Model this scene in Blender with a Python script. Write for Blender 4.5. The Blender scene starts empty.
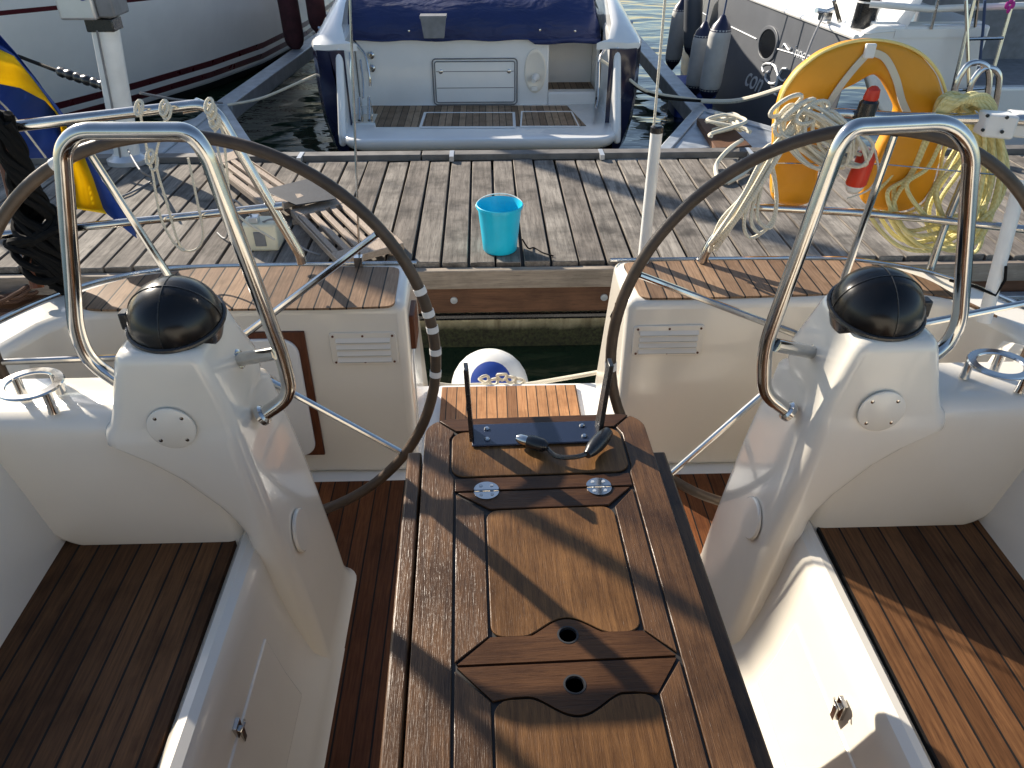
import bpy, math, random
from mathutils import Vector, Matrix, noise
R = math.radians
random.seed(7)
S = bpy.context.scene
COL = S.collection
# ------------------------------------------------------------------ camera geometry (used to lay real things out by sight lines)
CAMX = -0.075
FPX, PIT, YAW = 773.0, R(33.9), R(1.85)
cp, sp, cy, sy = math.cos(PIT), math.sin(PIT), math.cos(YAW), math.sin(YAW)
def P(x, y, X=None, Y=None, Z=None):
    r, v = x - 512, y - 384
    f = FPX*cp - v*sp
    d = (r*cy + f*sy, -r*sy + f*cy, -(FPX*sp + v*cp))
    t = Z/d[2] if Z is not None else (Y/d[1] if Y is not None else (X - CAMX)/d[0])
    return Vector((d[0]*t + CAMX, d[1]*t, d[2]*t))
def PL(pts, **k): return [P(a, b, **k) for a, b in pts]

# ------------------------------------------------------------------ mesh builder
class G:
    def __init__(s): s.v = []; s.f = []; s.m = []
    def add(s, vs, fs, m=0):
        o = len(s.v); s.v += [Vector(v) for v in vs]
        for f in fs: s.f.append([i+o for i in f]); s.m.append(m)
        return s
    def box(s, a, b, m=0, fn=None):
        x0, y0, z0 = a; x1, y1, z1 = b
        vs = [(x0,y0,z0),(x1,y0,z0),(x1,y1,z0),(x0,y1,z0),(x0,y0,z1),(x1,y0,z1),(x1,y1,z1),(x0,y1,z1)]
        if fn: vs = [fn(Vector(v)) for v in vs]
        return s.add(vs, [(0,3,2,1),(4,5,6,7),(0,1,5,4),(1,2,6,5),(2,3,7,6),(3,0,4,7)], m)
    def loft(s, rings, m=0, cap=True, closed=True):
        n = len(rings[0]); vs = [p for r in rings for p in r]; fs = []
        for i in range(len(rings)-1):
            for j in range(n if closed else n-1):
                k = (j+1) % n
                fs.append((i*n+j, i*n+k, (i+1)*n+k, (i+1)*n+j))
        if cap:
            fs.append(tuple(range(n-1, -1, -1))); fs.append(tuple((len(rings)-1)*n+j for j in range(n)))
        return s.add(vs, fs, m)
    def prism(s, poly, ax, a, b, m=0):
        # poly: 2D in the two other axes; extruded along ax from a to b
        def mk(p, t):
            return (t,p[0],p[1]) if ax == 'x' else ((p[0],t,p[1]) if ax == 'y' else (p[0],p[1],t))
        return s.loft([[mk(p,a) for p in poly],[mk(p,b) for p in poly]], m)
    def tube(s, pts, r, closed=False, seg=10, m=0, cap=True):
        pts = [Vector(p) for p in pts]; n = len(pts)
        rs = r if isinstance(r, (list,tuple)) else [r]*n
        rings = []; nrm = None
        for i, p in enumerate(pts):
            if closed: t = pts[(i+1)%n] - pts[i-1]
            else: t = pts[min(i+1,n-1)] - pts[max(i-1,0)]
            if t.length < 1e-9: t = Vector((0,0,1))
            t.normalize()
            if nrm is None:
                nrm = t.cross(Vector((0,0,1)))
                if nrm.length < .1: nrm = t.cross(Vector((1,0,0)))
            nrm = nrm - t*nrm.dot(t)
            if nrm.length < 1e-6: nrm = t.orthogonal()
            nrm.normalize(); b = t.cross(nrm)
            rings.append([p + (nrm*math.cos(2*math.pi*k/seg) + b*math.sin(2*math.pi*k/seg))*rs[i] for k in range(seg)])
        if closed: rings.append(rings[0])
        return s.loft(rings, m, cap and not closed)
    def lathe(s, prof, c=(0,0,0), axis=(0,0,1), seg=24, m=0, sc=(1,1)):
        ax = Vector(axis).normalized(); u = ax.orthogonal().normalized()
        if abs(ax.z) > .9: u = Vector((1,0,0))
        w = ax.cross(u); c = Vector(c)
        rings = [[c + ax*h + (u*math.cos(2*math.pi*k/seg)*sc[0] + w*math.sin(2*math.pi*k/seg)*sc[1])*max(r,1e-5) for k in range(seg)] for r, h in prof]
        return s.loft(rings, m, True)
    def ball(s, c, r, m=0, seg=14, sc=(1,1,1)):
        n = 8; rings = []
        for i in range(n+1):
            a = -math.pi/2 + math.pi*i/n
            rings.append([(c[0]+r*sc[0]*max(math.cos(a),1e-3)*math.cos(2*math.pi*k/seg), c[1]+r*sc[1]*max(math.cos(a),1e-3)*math.sin(2*math.pi*k/seg), c[2]+r*sc[2]*math.sin(a)) for k in range(seg)])
        return s.loft(rings, m)
    def mirror(s):
        for v in s.v: v.x = -v.x
        s.f = [f[::-1] for f in s.f]; return s

def wo(o):
    p = Vector((0,0,0))
    while o is not None: p += o.location; o = o.parent
    return p
def obj(name, g, mats, parent=None, base=None, bevel=0, seg=2, ang=35, local=False, flat=False, fixn=True):
    me = bpy.data.meshes.new(name)
    org = Vector((0,0,0)) if local else (wo(parent) if parent else (Vector(base) if base is not None else Vector((0,0,0))))
    me.from_pydata([tuple(v - org) for v in g.v], [], g.f)
    if not isinstance(mats, (list,tuple)): mats = [mats]
    for m in mats: me.materials.append(m)
    me.polygons.foreach_set('material_index', g.m)
    if fixn:
        import bmesh
        bm = bmesh.new(); bm.from_mesh(me)
        bmesh.ops.recalc_face_normals(bm, faces=bm.faces); bm.to_mesh(me); bm.free()
    if not flat:
        me.polygons.foreach_set('use_smooth', [True]*len(me.polygons))
        me.set_sharp_from_angle(angle=R(ang))
    o = bpy.data.objects.new(name, me); COL.objects.link(o)
    if parent: o.parent = parent
    elif base is not None and not local: o.location = org
    if bevel:
        b = o.modifiers.new('bevel','BEVEL'); b.width = bevel; b.segments = seg; b.limit_method = 'ANGLE'; b.angle_limit = R(30)
        me.polygons.foreach_set('use_smooth', [True]*len(me.polygons))
        b.harden_normals = False
    return o
def tag(o, label, cat, group=None, kind=None):
    o['label'] = label; o['category'] = cat
    if group: o['group'] = group
    if kind: o['kind'] = kind
    return o
def thing(name, label, cat, loc=(0,0,0), group=None):
    o = bpy.data.objects.new(name, None); COL.objects.link(o); o.location = loc
    o.empty_display_size = .1
    return tag(o, label, cat, group)
def struct(name, g, m, **k):
    o = obj(name, g, m, **k); o['kind'] = 'structure'; return o

def fillet(pts, r, n=6, closed=False):
    pts = [Vector(p) for p in pts]; out = []
    N = len(pts)
    for i, p in enumerate(pts):
        if not closed and i in (0, N-1): out.append(p); continue
        a, b = pts[i-1]-p, pts[(i+1)%N]-p
        d = min(r, a.length*.48, b.length*.48)
        A, B = p + a.normalized()*d, p + b.normalized()*d
        for k in range(n+1):
            t = k/n; out.append(A*(1-t)**2 + p*2*t*(1-t) + B*t*t)
    return out
def spline(pts, n=8, closed=False):
    pts = [Vector(p) for p in pts]; N = len(pts); out = []
    rng = range(N if closed else N-1)
    for i in rng:
        p0 = pts[i-1] if (i > 0 or closed) else pts[0]; p1 = pts[i]; p2 = pts[(i+1)%N]
        p3 = pts[(i+2)%N] if (closed or i+2 < N) else pts[-1]
        for k in range(n):
            t = k/n
            out.append(.5*((2*p1)+(p2-p0)*t+(2*p0-5*p1+4*p2-p3)*t*t+(3*p1-p0-3*p2+p3)*t**3))
    if not closed: out.append(pts[-1])
    return out
def rrect(x0, x1, y0, y1, r, n=5):
    pts = []
    for cx, cyy, a0 in ((x1-r,y1-r,0),(x0+r,y1-r,90),(x0+r,y0+r,180),(x1-r,y0+r,270)):
        for k in range(n+1):
            a = R(a0+90*k/n); pts.append((cx+r*math.cos(a), cyy+r*math.sin(a)))
    return pts

# ------------------------------------------------------------------ materials
def base_mat(name):
    m = bpy.data.materials.new(name); m.use_nodes = True
    nt = m.node_tree; b = nt.nodes['Principled BSDF']
    return m, nt, b
def N(nt, t, **k):
    n = nt.nodes.new(t)
    for a, v in k.items():
        if a in n.inputs.keys(): n.inputs[a].default_value = v
        else: setattr(n, a, v)
    return n
def c4(c): return (c[0], c[1], c[2], 1)
def ramp(nt, fac, stops):
    r = nt.nodes.new('ShaderNodeValToRGB'); e = r.color_ramp.elements
    while len(e) < len(stops): e.new(.5)
    for i, (p, c) in enumerate(stops): e[i].position = p; e[i].color = c4(c) if len(c) == 3 else c
    nt.links.new(fac, r.inputs[0]); return r.outputs[0]
def coords(nt, scale=(1,1,1), rot=(0,0,0), gen='Object'):
    tc = nt.nodes.new('ShaderNodeTexCoord'); mp = nt.nodes.new('ShaderNodeMapping')
    mp.inputs['Scale'].default_value = scale; mp.inputs['Rotation'].default_value = rot
    nt.links.new(tc.outputs[gen], mp.inputs[0]); return mp.outputs[0]
def noisetex(nt, vec, scale, detail=4, rough=.55, dist=0):
    n = nt.nodes.new('ShaderNodeTexNoise'); n.inputs['Scale'].default_value = scale; n.inputs['Detail'].default_value = detail
    n.inputs['Roughness'].default_value = rough; n.inputs['Distortion'].default_value = dist
    nt.links.new(vec, n.inputs['Vector']); return n.outputs['Fac']
def mathn(nt, op, a, b=None):
    n = nt.nodes.new('ShaderNodeMath'); n.operation = op
    for i, x in enumerate((a, b)):
        if x is None: continue
        if isinstance(x, (int,float)): n.inputs[i].default_value = x
        else: nt.links.new(x, n.inputs[i])
    return n.outputs[0]
def mix(nt, fac, a, b, mode='MIX'):
    n = nt.nodes.new('ShaderNodeMix'); n.data_type = 'RGBA'; n.blend_type = mode
    for s, x in ((n.inputs[0], fac), (n.inputs[6], a), (n.inputs[7], b)):
        if hasattr(x, 'is_linked') or hasattr(x, 'links'): nt.links.new(x, s)
        elif isinstance(x, (int,float)): s.default_value = x
        else: s.default_value = c4(x)
    return n.outputs[2]
def bump(nt, b, h, strength=.2, dist=.002):
    n = nt.nodes.new('ShaderNodeBump'); n.inputs['Strength'].default_value = strength; n.inputs['Distance'].default_value = dist
    nt.links.new(h, n.inputs['Height']); nt.links.new(n.outputs[0], b.inputs['Normal'])
def rng(nt, v, a, b):
    n = nt.nodes.new('ShaderNodeMapRange'); n.inputs[3].default_value = a; n.inputs[4].default_value = b
    nt.links.new(v, n.inputs[0]); return n.outputs[0]

def plain(name, c, rough=.5, metal=0, var=.12, scale=6, bmp=0, bscale=120, coat=0, spec=.5, rvar=.1):
    m, nt, b = base_mat(name)
    co = coords(nt); n = noisetex(nt, co, scale, 5)
    col = ramp(nt, n, [(.3, tuple(x*(1-var) for x in c)), (.7, tuple(min(1, x*(1+var)) for x in c))])
    nt.links.new(col, b.inputs['Base Color'])
    n2 = noisetex(nt, co, scale*3, 6)
    nt.links.new(rng(nt, n2, max(.02, rough-rvar), min(1, rough+rvar)), b.inputs['Roughness'])
    b.inputs['Metallic'].default_value = metal; b.inputs['Coat Weight'].default_value = coat; b.inputs['Coat Roughness'].default_value = .08
    b.inputs['Specular IOR Level'].default_value = spec
    if bmp: bump(nt, b, noisetex(nt, co, bscale, 4), bmp)
    return m
def gelcoat(name, c, rough=.22):
    m, nt, b = base_mat(name); co = coords(nt)
    big = noisetex(nt, co, 2.2, 5, .6); fine = noisetex(nt, coords(nt, (1,1,.25)), 14, 8, .65)
    col = ramp(nt, big, [(.3, tuple(x*.93 for x in c)), (.65, c)])
    dirt = ramp(nt, fine, [(.56, (0,0,0)), (.78, (1,1,1))])
    d2 = mathn(nt, 'MULTIPLY', dirt, .07)
    col = mix(nt, d2, col, tuple(x*y for x, y in zip(c, (.62,.57,.5))))
    nt.links.new(col, b.inputs['Base Color'])
    nt.links.new(rng(nt, fine, rough-.05, rough+.09), b.inputs['Roughness'])
    b.inputs['Coat Weight'].default_value = .5; b.inputs['Coat Roughness'].default_value = .06
    bump(nt, b, noisetex(nt, co, 5, 3), .05, .006)
    return m
def deck_teak(name, pitch, c1, c2, seam=.09, caulk=(.012,.011,.010), off=0., rough=.55, spec=.2):
    # teak strips running fore and aft with black caulked seams
    m, nt, b = base_mat(name)
    tc = nt.nodes.new('ShaderNodeTexCoord'); sx = nt.nodes.new('ShaderNodeSeparateXYZ'); nt.links.new(tc.outputs['Object'], sx.inputs[0])
    q = mathn(nt, 'DIVIDE', mathn(nt, 'ADD', sx.outputs[0], off + 20.), pitch)
    fl = mathn(nt, 'FLOOR', q); fr = mathn(nt, 'FRACT', q)
    wn = nt.nodes.new('ShaderNodeTexWhiteNoise'); wn.noise_dimensions = '1D'; nt.links.new(fl, wn.inputs['W'])
    # grain shifted per strip
    cmb = nt.nodes.new('ShaderNodeCombineXYZ')
    nt.links.new(mathn(nt, 'MULTIPLY', sx.outputs[0], 55.), cmb.inputs[0])
    nt.links.new(mathn(nt, 'ADD', mathn(nt, 'MULTIPLY', sx.outputs[1], 3.2), mathn(nt, 'MULTIPLY', fl, 3.7)), cmb.inputs[1])
    g = noisetex(nt, cmb.outputs[0], 3.2, 7, .62, .4)
    g2 = noisetex(nt, coords(nt), 9, 6, .6)
    col = ramp(nt, g, [(.28, c1), (.72, c2)])
    tint = ramp(nt, wn.outputs[0], [(0, (.62,.58,.56)), (.5, (.95,.93,.92)), (1, (1.25,1.22,1.18))])
    col = mix(nt, 1., col, tint, 'MULTIPLY')
    col = mix(nt, mathn(nt, 'MULTIPLY', ramp(nt, g2, [(.5,(0,0,0)),(.72,(1,1,1))]), .45), col, tuple(x*.42 for x in c1))
    d = mathn(nt, 'ABSOLUTE', mathn(nt, 'SUBTRACT', fr, .5))
    seamf = mathn(nt, 'GREATER_THAN', d, .5 - seam/2)
    col = mix(nt, seamf, col, caulk)
    nt.links.new(col, b.inputs['Base Color'])
    nt.links.new(rng(nt, g2, rough-.18, rough+.15), b.inputs['Roughness'])
    b.inputs['Specular IOR Level'].default_value = spec
    h = mathn(nt, 'SUBTRACT', mathn(nt, 'MULTIPLY', g, .35), seamf)
    bump(nt, b, h, .55, .0016)
    return m
def wood(name, c1, c2, axis='y', rough=.38, freq=1., blot=.5, bmp=.4, island=True, spec=.3):
    m, nt, b = base_mat(name)
    s = (26*freq, 1.6*freq, 26*freq) if axis == 'y' else ((1.6*freq, 26*freq, 26*freq) if axis == 'x' else (26*freq,26*freq,1.6*freq))
    geo = nt.nodes.new('ShaderNodeNewGeometry')
    tc = nt.nodes.new('ShaderNodeTexCoord'); ad = nt.nodes.new('ShaderNodeVectorMath'); ad.operation = 'ADD'
    sc = nt.nodes.new('ShaderNodeVectorMath'); sc.operation = 'SCALE'; sc.inputs[0].default_value = (1,1,1) if island else (0,0,0)
    nt.links.new(mathn(nt, 'MULTIPLY', geo.outputs['Random Per Island'], 17.), sc.inputs['Scale'])
    nt.links.new(tc.outputs['Object'], ad.inputs[0]); nt.links.new(sc.outputs[0], ad.inputs[1])
    mp = nt.nodes.new('ShaderNodeMapping'); mp.inputs['Scale'].default_value = s; nt.links.new(ad.outputs[0], mp.inputs[0])
    g = noisetex(nt, mp.outputs[0], 4., 8, .66, .5)
    fib = nt.nodes.new('ShaderNodeMapping'); fib.inputs['Scale'].default_value = tuple(v*5 for v in s); nt.links.new(ad.outputs[0], fib.inputs[0])
    f = noisetex(nt, fib.outputs[0], 4., 3, .5)
    big = noisetex(nt, ad.outputs[0], 5., 6, .6)
    col = ramp(nt, g, [(.25, c1), (.5, tuple((a+q)/2 for a, q in zip(c1, c2))), (.75, c2)])
    tint = ramp(nt, geo.outputs['Random Per Island'], [(0, (.72,.68,.66)), (1, (1.15,1.13,1.1))])
    if island: col = mix(nt, 1., col, tint, 'MULTIPLY')
    col = mix(nt, mathn(nt, 'MULTIPLY', ramp(nt, big, [(.45,(0,0,0)),(.7,(1,1,1))]), blot), col, tuple(x*.45 for x in c1))
    col = mix(nt, mathn(nt, 'MULTIPLY', ramp(nt, f, [(.55,(0,0,0)),(.7,(1,1,1))]), .45), col, tuple(x*.4 for x in c1))
    nt.links.new(col, b.inputs['Base Color'])
    b.inputs['Specular IOR Level'].default_value = spec
    spk = noisetex(nt, coords(nt), 420, 2, .5)
    wet = mathn(nt, 'ADD', rng(nt, big, rough+.16, rough-.12), rng(nt, spk, .10, -.10))
    nt.links.new(wet, b.inputs['Roughness'])
    bump(nt, b, mathn(nt, 'ADD', mathn(nt,'MULTIPLY',g,.6), mathn(nt,'MULTIPLY',f,.6)), bmp, .0012)
    return m
def steel(name, c=(.60,.59,.57), rough=.11):
    m, nt, b = base_mat(name); co = coords(nt)
    n = noisetex(nt, co, 30, 5); b.inputs['Metallic'].default_value = 1
    nt.links.new(ramp(nt, n, [(.35, tuple(x*.85 for x in c)), (.65, c)]), b.inputs['Base Color'])
    nt.links.new(rng(nt, n, rough-.06, rough+.1), b.inputs['Roughness'])
    return m
def ropemat(name, c1, c2, sc=260):
    m, nt, b = base_mat(name); co = coords(nt)
    w = nt.nodes.new('ShaderNodeTexWave'); w.inputs['Scale'].default_value = sc/6.; w.inputs['Distortion'].default_value = 3; w.bands_direction = 'DIAGONAL'
    nt.links.new(co, w.inputs['Vector'])
    n = noisetex(nt, co, 25, 5)
    col = mix(nt, w.outputs['Fac'], c1, c2); col = mix(nt, mathn(nt,'MULTIPLY',n,.3), col, tuple(x*.65 for x in c1))
    nt.links.new(col, b.inputs['Base Color']); b.inputs['Roughness'].default_value = .85; b.inputs['Specular IOR Level'].default_value = .2
    bump(nt, b, w.outputs['Fac'], .35, .0015)
    return m
def canvas(name, c, folds=6, rough=.75, sheen=.0, stretch=(1,1,1), bd=.01):
    m, nt, b = base_mat(name); co = coords(nt, stretch)
    n = noisetex(nt, co, folds, 3, .5, .6); f = noisetex(nt, coords(nt), 400, 2)
    big = noisetex(nt, coords(nt), 3, 6, .6)
    nt.links.new(ramp(nt, big, [(.3, tuple(x*.82 for x in c)), (.7, c)]), b.inputs['Base Color'])
    b.inputs['Roughness'].default_value = rough
    bump(nt, b, mathn(nt, 'ADD', n, mathn(nt,'MULTIPLY',f,.02)), .5, bd)
    return m

M = {}
M['gel'] = gelcoat('cream_gelcoat', (.80,.75,.655), .18)
M['gelw'] = gelcoat('white_gelcoat', (.84,.84,.82), .2)
M['teak'] = deck_teak('deck_teak_sunbleached', .044, (.165,.105,.065), (.33,.22,.14), .1, spec=.12)
M['teakstep'] = deck_teak('step_teak', .036, (.26,.12,.05), (.46,.25,.12), .09)
M['sole'] = deck_teak('sole_teak', .043, (.085,.030,.013), (.20,.078,.031), .1, rough=.5, spec=.14)
M['seat'] = deck_teak('seat_teak', .042, (.066,.030,.014), (.18,.088,.038), .1, rough=.5, off=.004, spec=.14)
M['tabY'] = wood('table_teak_fore_aft', (.072,.033,.012), (.225,.112,.040), 'y', .36, 1.5, .7, .6, spec=.22)
M['tabD'] = wood('table_teak_frame', (.048,.023,.010), (.165,.083,.034), 'y', .33, 1.3, .9, .8, spec=.32)
M['tabX'] = wood('table_teak_athwart', (.045,.020,.009), (.115,.054,.022), 'x', .34, 1.3, .8, .6, spec=.22)
M['dockw'] = wood('weathered_dock_plank', (.105,.096,.087), (.385,.355,.315), 'y', .8, .45, .8, .8, spec=.12)
M['cap'] = wood('dock_cap_plank', (.24,.20,.16), (.46,.40,.33), 'x', .75, .5, .5, .6)
M['fascia'] = wood('brown_fascia_plank', (.10,.05,.03), (.22,.115,.065), 'x', .7, .5, .5, .5)
M['greywood'] = wood('bleached_slats', (.30,.24,.19), (.52,.43,.35), 'y', .75, 1, .3, .5)
M['brownwood'] = wood('brown_trim', (.09,.03,.014), (.17,.06,.028), 'z', .4, 1, .3, .3)
M['caulk'] = plain('black_caulk', (.014,.012,.011), .6)
M['steel'] = steel('polished_stainless')
M['galv'] = plain('galvanised_steel', (.42,.45,.48), .5, .55, .2, 9, .15, 60)
M['alu'] = plain('silver_anodised', (.62,.63,.64), .35, .6, .1, 5)
M['black'] = plain('black_plastic', (.012,.012,.013), .28, 0, .3, 14, .08, 160, spec=.6)
M['dome'] = plain('black_vinyl', (.007,.007,.0075), .24, 0, .3, 9, .12, 30, spec=.4, rvar=.06)
M['rim'] = plain('brown_leather', (.062,.040,.025), .45, 0, .28, 18, .35, 220)
M['tape'] = plain('white_tape', (.72,.71,.68), .5, 0, .08, 40, .1, 90)
M['white'] = plain('white_plastic', (.78,.77,.73), .35, 0, .08, 8)
M['cream'] = plain('cream_plastic', (.72,.67,.50), .5, 0, .12, 12)
M['grey'] = plain('grey_plastic', (.2,.2,.205), .6, 0, .2, 12, .1)
M['mat'] = plain('dark_rubber_mat', (.022,.023,.028), .55, 0, .3, 12, .3, 90)
M['navy'] = plain('navy_gelcoat', (.012,.016,.045), .14, 0, .25, 3, coat=.5)
M['cover'] = canvas('navy_canvas', (.009,.022,.105), 5, .55, stretch=(.8,1.2,2.2), bd=.07)
M['orange'] = canvas('orange_yellow_vinyl', (.80,.33,.005), 7, .5, bd=.02)
M['piping'] = plain('pale_yellow_piping', (.85,.68,.25), .6)
M['strap'] = canvas('cream_webbing', (.72,.66,.52), 30, .8, bd=.002)
M['red'] = plain('red_plastic', (.62,.035,.012), .38, 0, .15, 10)
M['cyan'] = plain('turquoise_plastic', (.012,.52,.74), .36, 0, .08, 6)
M['blueplastic'] = plain('blue_plastic', (.02,.06,.32), .4, 0, .15, 6)
def sheer(m, k=.45):
    nt = m.node_tree; b = nt.nodes['Principled BSDF']; o_ = nt.nodes['Material Output']
    t = nt.nodes.new('ShaderNodeBsdfTranslucent'); mx = nt.nodes.new('ShaderNodeMixShader'); mx.inputs[0].default_value = k
    nt.links.new(b.inputs['Base Color'].links[0].from_socket, t.inputs[0]); nt.links.new(b.outputs[0], mx.inputs[1]); nt.links.new(t.outputs[0], mx.inputs[2]); nt.links.new(mx.outputs[0], o_.inputs[0])
    return m
M['fblue'] = canvas('flag_blue', (.014,.065,.32), 9, .75, bd=.02)
M['fyell'] = canvas('flag_yellow', (.86,.66,.015), 9, .75, bd=.02); sheer(M['fyell']); sheer(M['fblue'], .3)
M['ropew'] = ropemat('white_rope', (.80,.75,.62), (.66,.60,.47), 420)
M['ropey'] = ropemat('yellowed_rope', (.80,.73,.38), (.66,.58,.26), 300)
M['ropeb'] = ropemat('black_rope', (.008,.0075,.007), (.004,.004,.004), 120)
M['roper'] = ropemat('brown_rope', (.16,.09,.06), (.08,.045,.03))
M['maroon'] = plain('maroon_stripe', (.085,.012,.016), .3, 0, .15, 4)
M['antif'] = plain('black_antifouling', (.012,.012,.014), .6, 0, .4, 3)
M['hullw'] = gelcoat('hull_white', (.86,.85,.82), .2)
M['hullg'] = plain('slate_grey_hull', (.105,.112,.125), .42, 0, .1, 2, spec=.35)
M['fendg'] = plain('grey_fender_vinyl', (.47,.47,.45), .45, 0, .12, 8)
M['fendn'] = plain('navy_fender_end', (.012,.015,.05), .35, 0, .2, 8)
M['burg'] = plain('burgundy_fender_cover', (.05,.012,.016), .85, 0, .3, 14, .3, 160)
M['glass'] = plain('dark_glass', (.008,.009,.011), .08, 0, .1, 5, coat=.5)
M['letter'] = plain('silver_lettering', (.62,.64,.66), .4, .2, .05, 5)
M['mbteak'] = deck_teak('swim_platform_teak', .055, (.22,.155,.10), (.36,.265,.18), .1, caulk=(.05,.04,.03), spec=.06)
M['magenta'] = plain('magenta_ribbon', (.5,.03,.28), .7)
M['hose'] = plain('blue_line', (.03,.06,.14), .6)

def concrete():
    m, nt, b = base_mat('stained_concrete')
    tc = nt.nodes.new('ShaderNodeTexCoord'); sx = nt.nodes.new('ShaderNodeSeparateXYZ'); nt.links.new(tc.outputs['Object'], sx.inputs[0])
    co = coords(nt); n = noisetex(nt, co, 6, 8, .65); st = noisetex(nt, coords(nt, (7,7,.6)), 2, 6, .6)
    col = ramp(nt, n, [(.3, (.40,.35,.22)), (.7, (.62,.56,.38))])
    col = mix(nt, mathn(nt,'MULTIPLY', ramp(nt, st, [(.48,(0,0,0)),(.66,(1,1,1))]), .7), col, (.14,.09,.045))
    wl = mathn(nt, 'ADD', sx.outputs[2], mathn(nt, 'MULTIPLY', n, .06))
    weed = nt.nodes.new('ShaderNodeMapRange'); weed.inputs[1].default_value = .20; weed.inputs[2].default_value = .13; nt.links.new(wl, weed.inputs[0])
    w2 = noisetex(nt, co, 60, 5, .7)
    wc = ramp(nt, w2, [(.35, (.008,.009,.004)), (.7, (.055,.06,.02))])
    col = mix(nt, weed.outputs[0], col, wc)
    nt.links.new(col, b.inputs['Base Color']); b.inputs['Roughness'].default_value = .8
    bump(nt, b, w2, .6, .01); return m
M['conc'] = concrete()
def watermat():
    m, nt, b = base_mat('harbour_water')
    b.inputs['Base Color'].default_value = (.014,.030,.016,1); b.inputs['Roughness'].default_value = .02; b.inputs['IOR'].default_value = 1.33
    b.inputs['Specular IOR Level'].default_value = .9
    a = noisetex(nt, coords(nt, (.8,1.3,1)), 1.3, 1.5, .4, .8); c = noisetex(nt, coords(nt, (1,2.2,1), (0,0,.3)), 4., 2, .45, .5)
    bump(nt, b, mathn(nt, 'ADD', a, mathn(nt, 'MULTIPLY', c, .12)), .45, .13)
    return m
M['water'] = watermat()

# ------------------------------------------------------------------ SETTING
WZ = -2.1
g = G(); g.add([(-500,-300,WZ),(500,-300,WZ),(500,800,WZ),(-500,800,WZ)], [(0,1,2,3)])
struct('water', g, M['water'])

# ------------------------------------------------------------------ WOODEN DOCK
DZ, DY0, DY1 = -1.6, 3.45, 5.0
dk = thing('wooden_dock', 'weathered grey plank dock crossing the view behind the sailing boat stern', 'dock', (0,4.3,WZ))
g = G(); x = -6.5; i = 0
while x < 7.5:
    w = .121 + random.uniform(-.003,.003); dz = random.uniform(-.004,.003); sk = random.uniform(-.003,.003); e = random.uniform(-.008,.008)
    g.box((x, DY0+e, DZ-.035), (x+w, DY1+random.uniform(-.01,.01), DZ), 0, lambda v: Vector((v.x+sk*(v.y-4.3), v.y, v.z+dz+random.uniform(-.0015,.0015))))
    x += w + .0135
obj('deck_board', g, M['dockw'], dk, bevel=.003, seg=1)
g = G(); x = -6.5
while x < 7.5:
    L = 2.4; g.box((x, DY0-.055, DZ-.12), (x+L-.006, DY0-.013, DZ-.025+random.uniform(-.004,.004))); x += L
obj('cap_rail', g, M['cap'], dk, bevel=.004)
g = G(); x = -5.2
while x < 7.5:
    L = 3.6; g.box((x, DY0-.035, DZ-.262), (x+L-.006, DY0+.01, DZ-.125)); x += L
obj('fascia_board', g, M['fascia'], dk, bevel=.004)
g = G(); g.box((-6.5, DY0+.03, WZ-.3), (7.5, DY1-.05, DZ-.255))
g2 = G(); g2.box((-6.5, DY0+.04, DZ-.25), (7.5, DY1-.06, DZ-.045))
obj('float', g, M['conc'], dk); obj('joist', g2, M['antif'], dk)
g = G(); g.tube([(-6.5, DY0-.005, DZ-.30),(7.5, DY0-.005, DZ-.30)], .018, seg=8)
obj('service_pipe', g, M['black'], dk)
g = G(); x = -6.5
while x < 7.5:
    L = 3.; g.box((x, DY1+.025, DZ-.01), (x+L-.01, DY1+.115, DZ+.032)); x += L
obj('edge_beam', g, plain('dark_timber_beam', (.15,.14,.13), .7, 0, .3, 10, .3, 60), dk, bevel=.004)
g = G(); x = -6.2
while x < 7.3: g.box((x, DY1-.03, DZ+.003), (x+.028, DY1+.10, DZ+.036)); x += .98
obj('edge_spacer', g, M['alu'], dk)
# bolt plates on the fascia
g = G()
for px, py in ((454,300),(604,297)):
    p = P(px, py, Y=DY0-.036); g.lathe([(.018,0),(.018,-.008),(.0,-.010)], p, (0,1,0), 12)
obj('bolt', g, M['galv'], dk)

# ------------------------------------------------------------------ SAILING YACHT (ours)
ya = thing('sailing_yacht', 'cream sailing yacht cockpit in the foreground with teak seats and twin helm consoles', 'sailboat', (0,0,WZ))
def both(name, fn, mats, **k):
    out = []
    for s in (-1, 1):
        g = fn()
        if s < 0: g.mirror()
        out.append(obj(name, g, mats, ya, **k))
    return out
# quarter mouldings: side deck, helm seat and curved inner wall in one shell per side
inner_t = [(.305,1.885),(.60,1.888),(.95,1.888),(1.10,1.884),(1.185,1.865),(1.245,1.80),(1.285,1.70),(1.30,1.55),(1.30,1.2),(1.30,-2.2)]
outer_t = [(1.75,-2.2),(1.74,.2),(1.64,1.0),(1.50,1.52),(1.40,1.80),(1.32,1.95),(1.22,2.06),(1.08,2.13),(.92,2.155),(.305,2.16)]
def quarter():
    g = G()
    top = [(x,y,-1.0) for x, y in inner_t+outer_t]
    aft = [0,0,0,0,0,0,0,0,0,0] + [0,0,.02,.08,.13,.17,.20,.215,.22,.22]
    inw = [0]*10 + [-.03,-.03,-.03,-.03,-.04,-.05,-.06,-.05,-.03,0]
    mid = [(x+inw[i], y+aft[i], -1.6) for i, (x,y,z) in enumerate(top)]
    g.loft([mid, top]); return g
both('quarter_deck', quarter, M['gel'], bevel=.028, seg=4)
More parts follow.
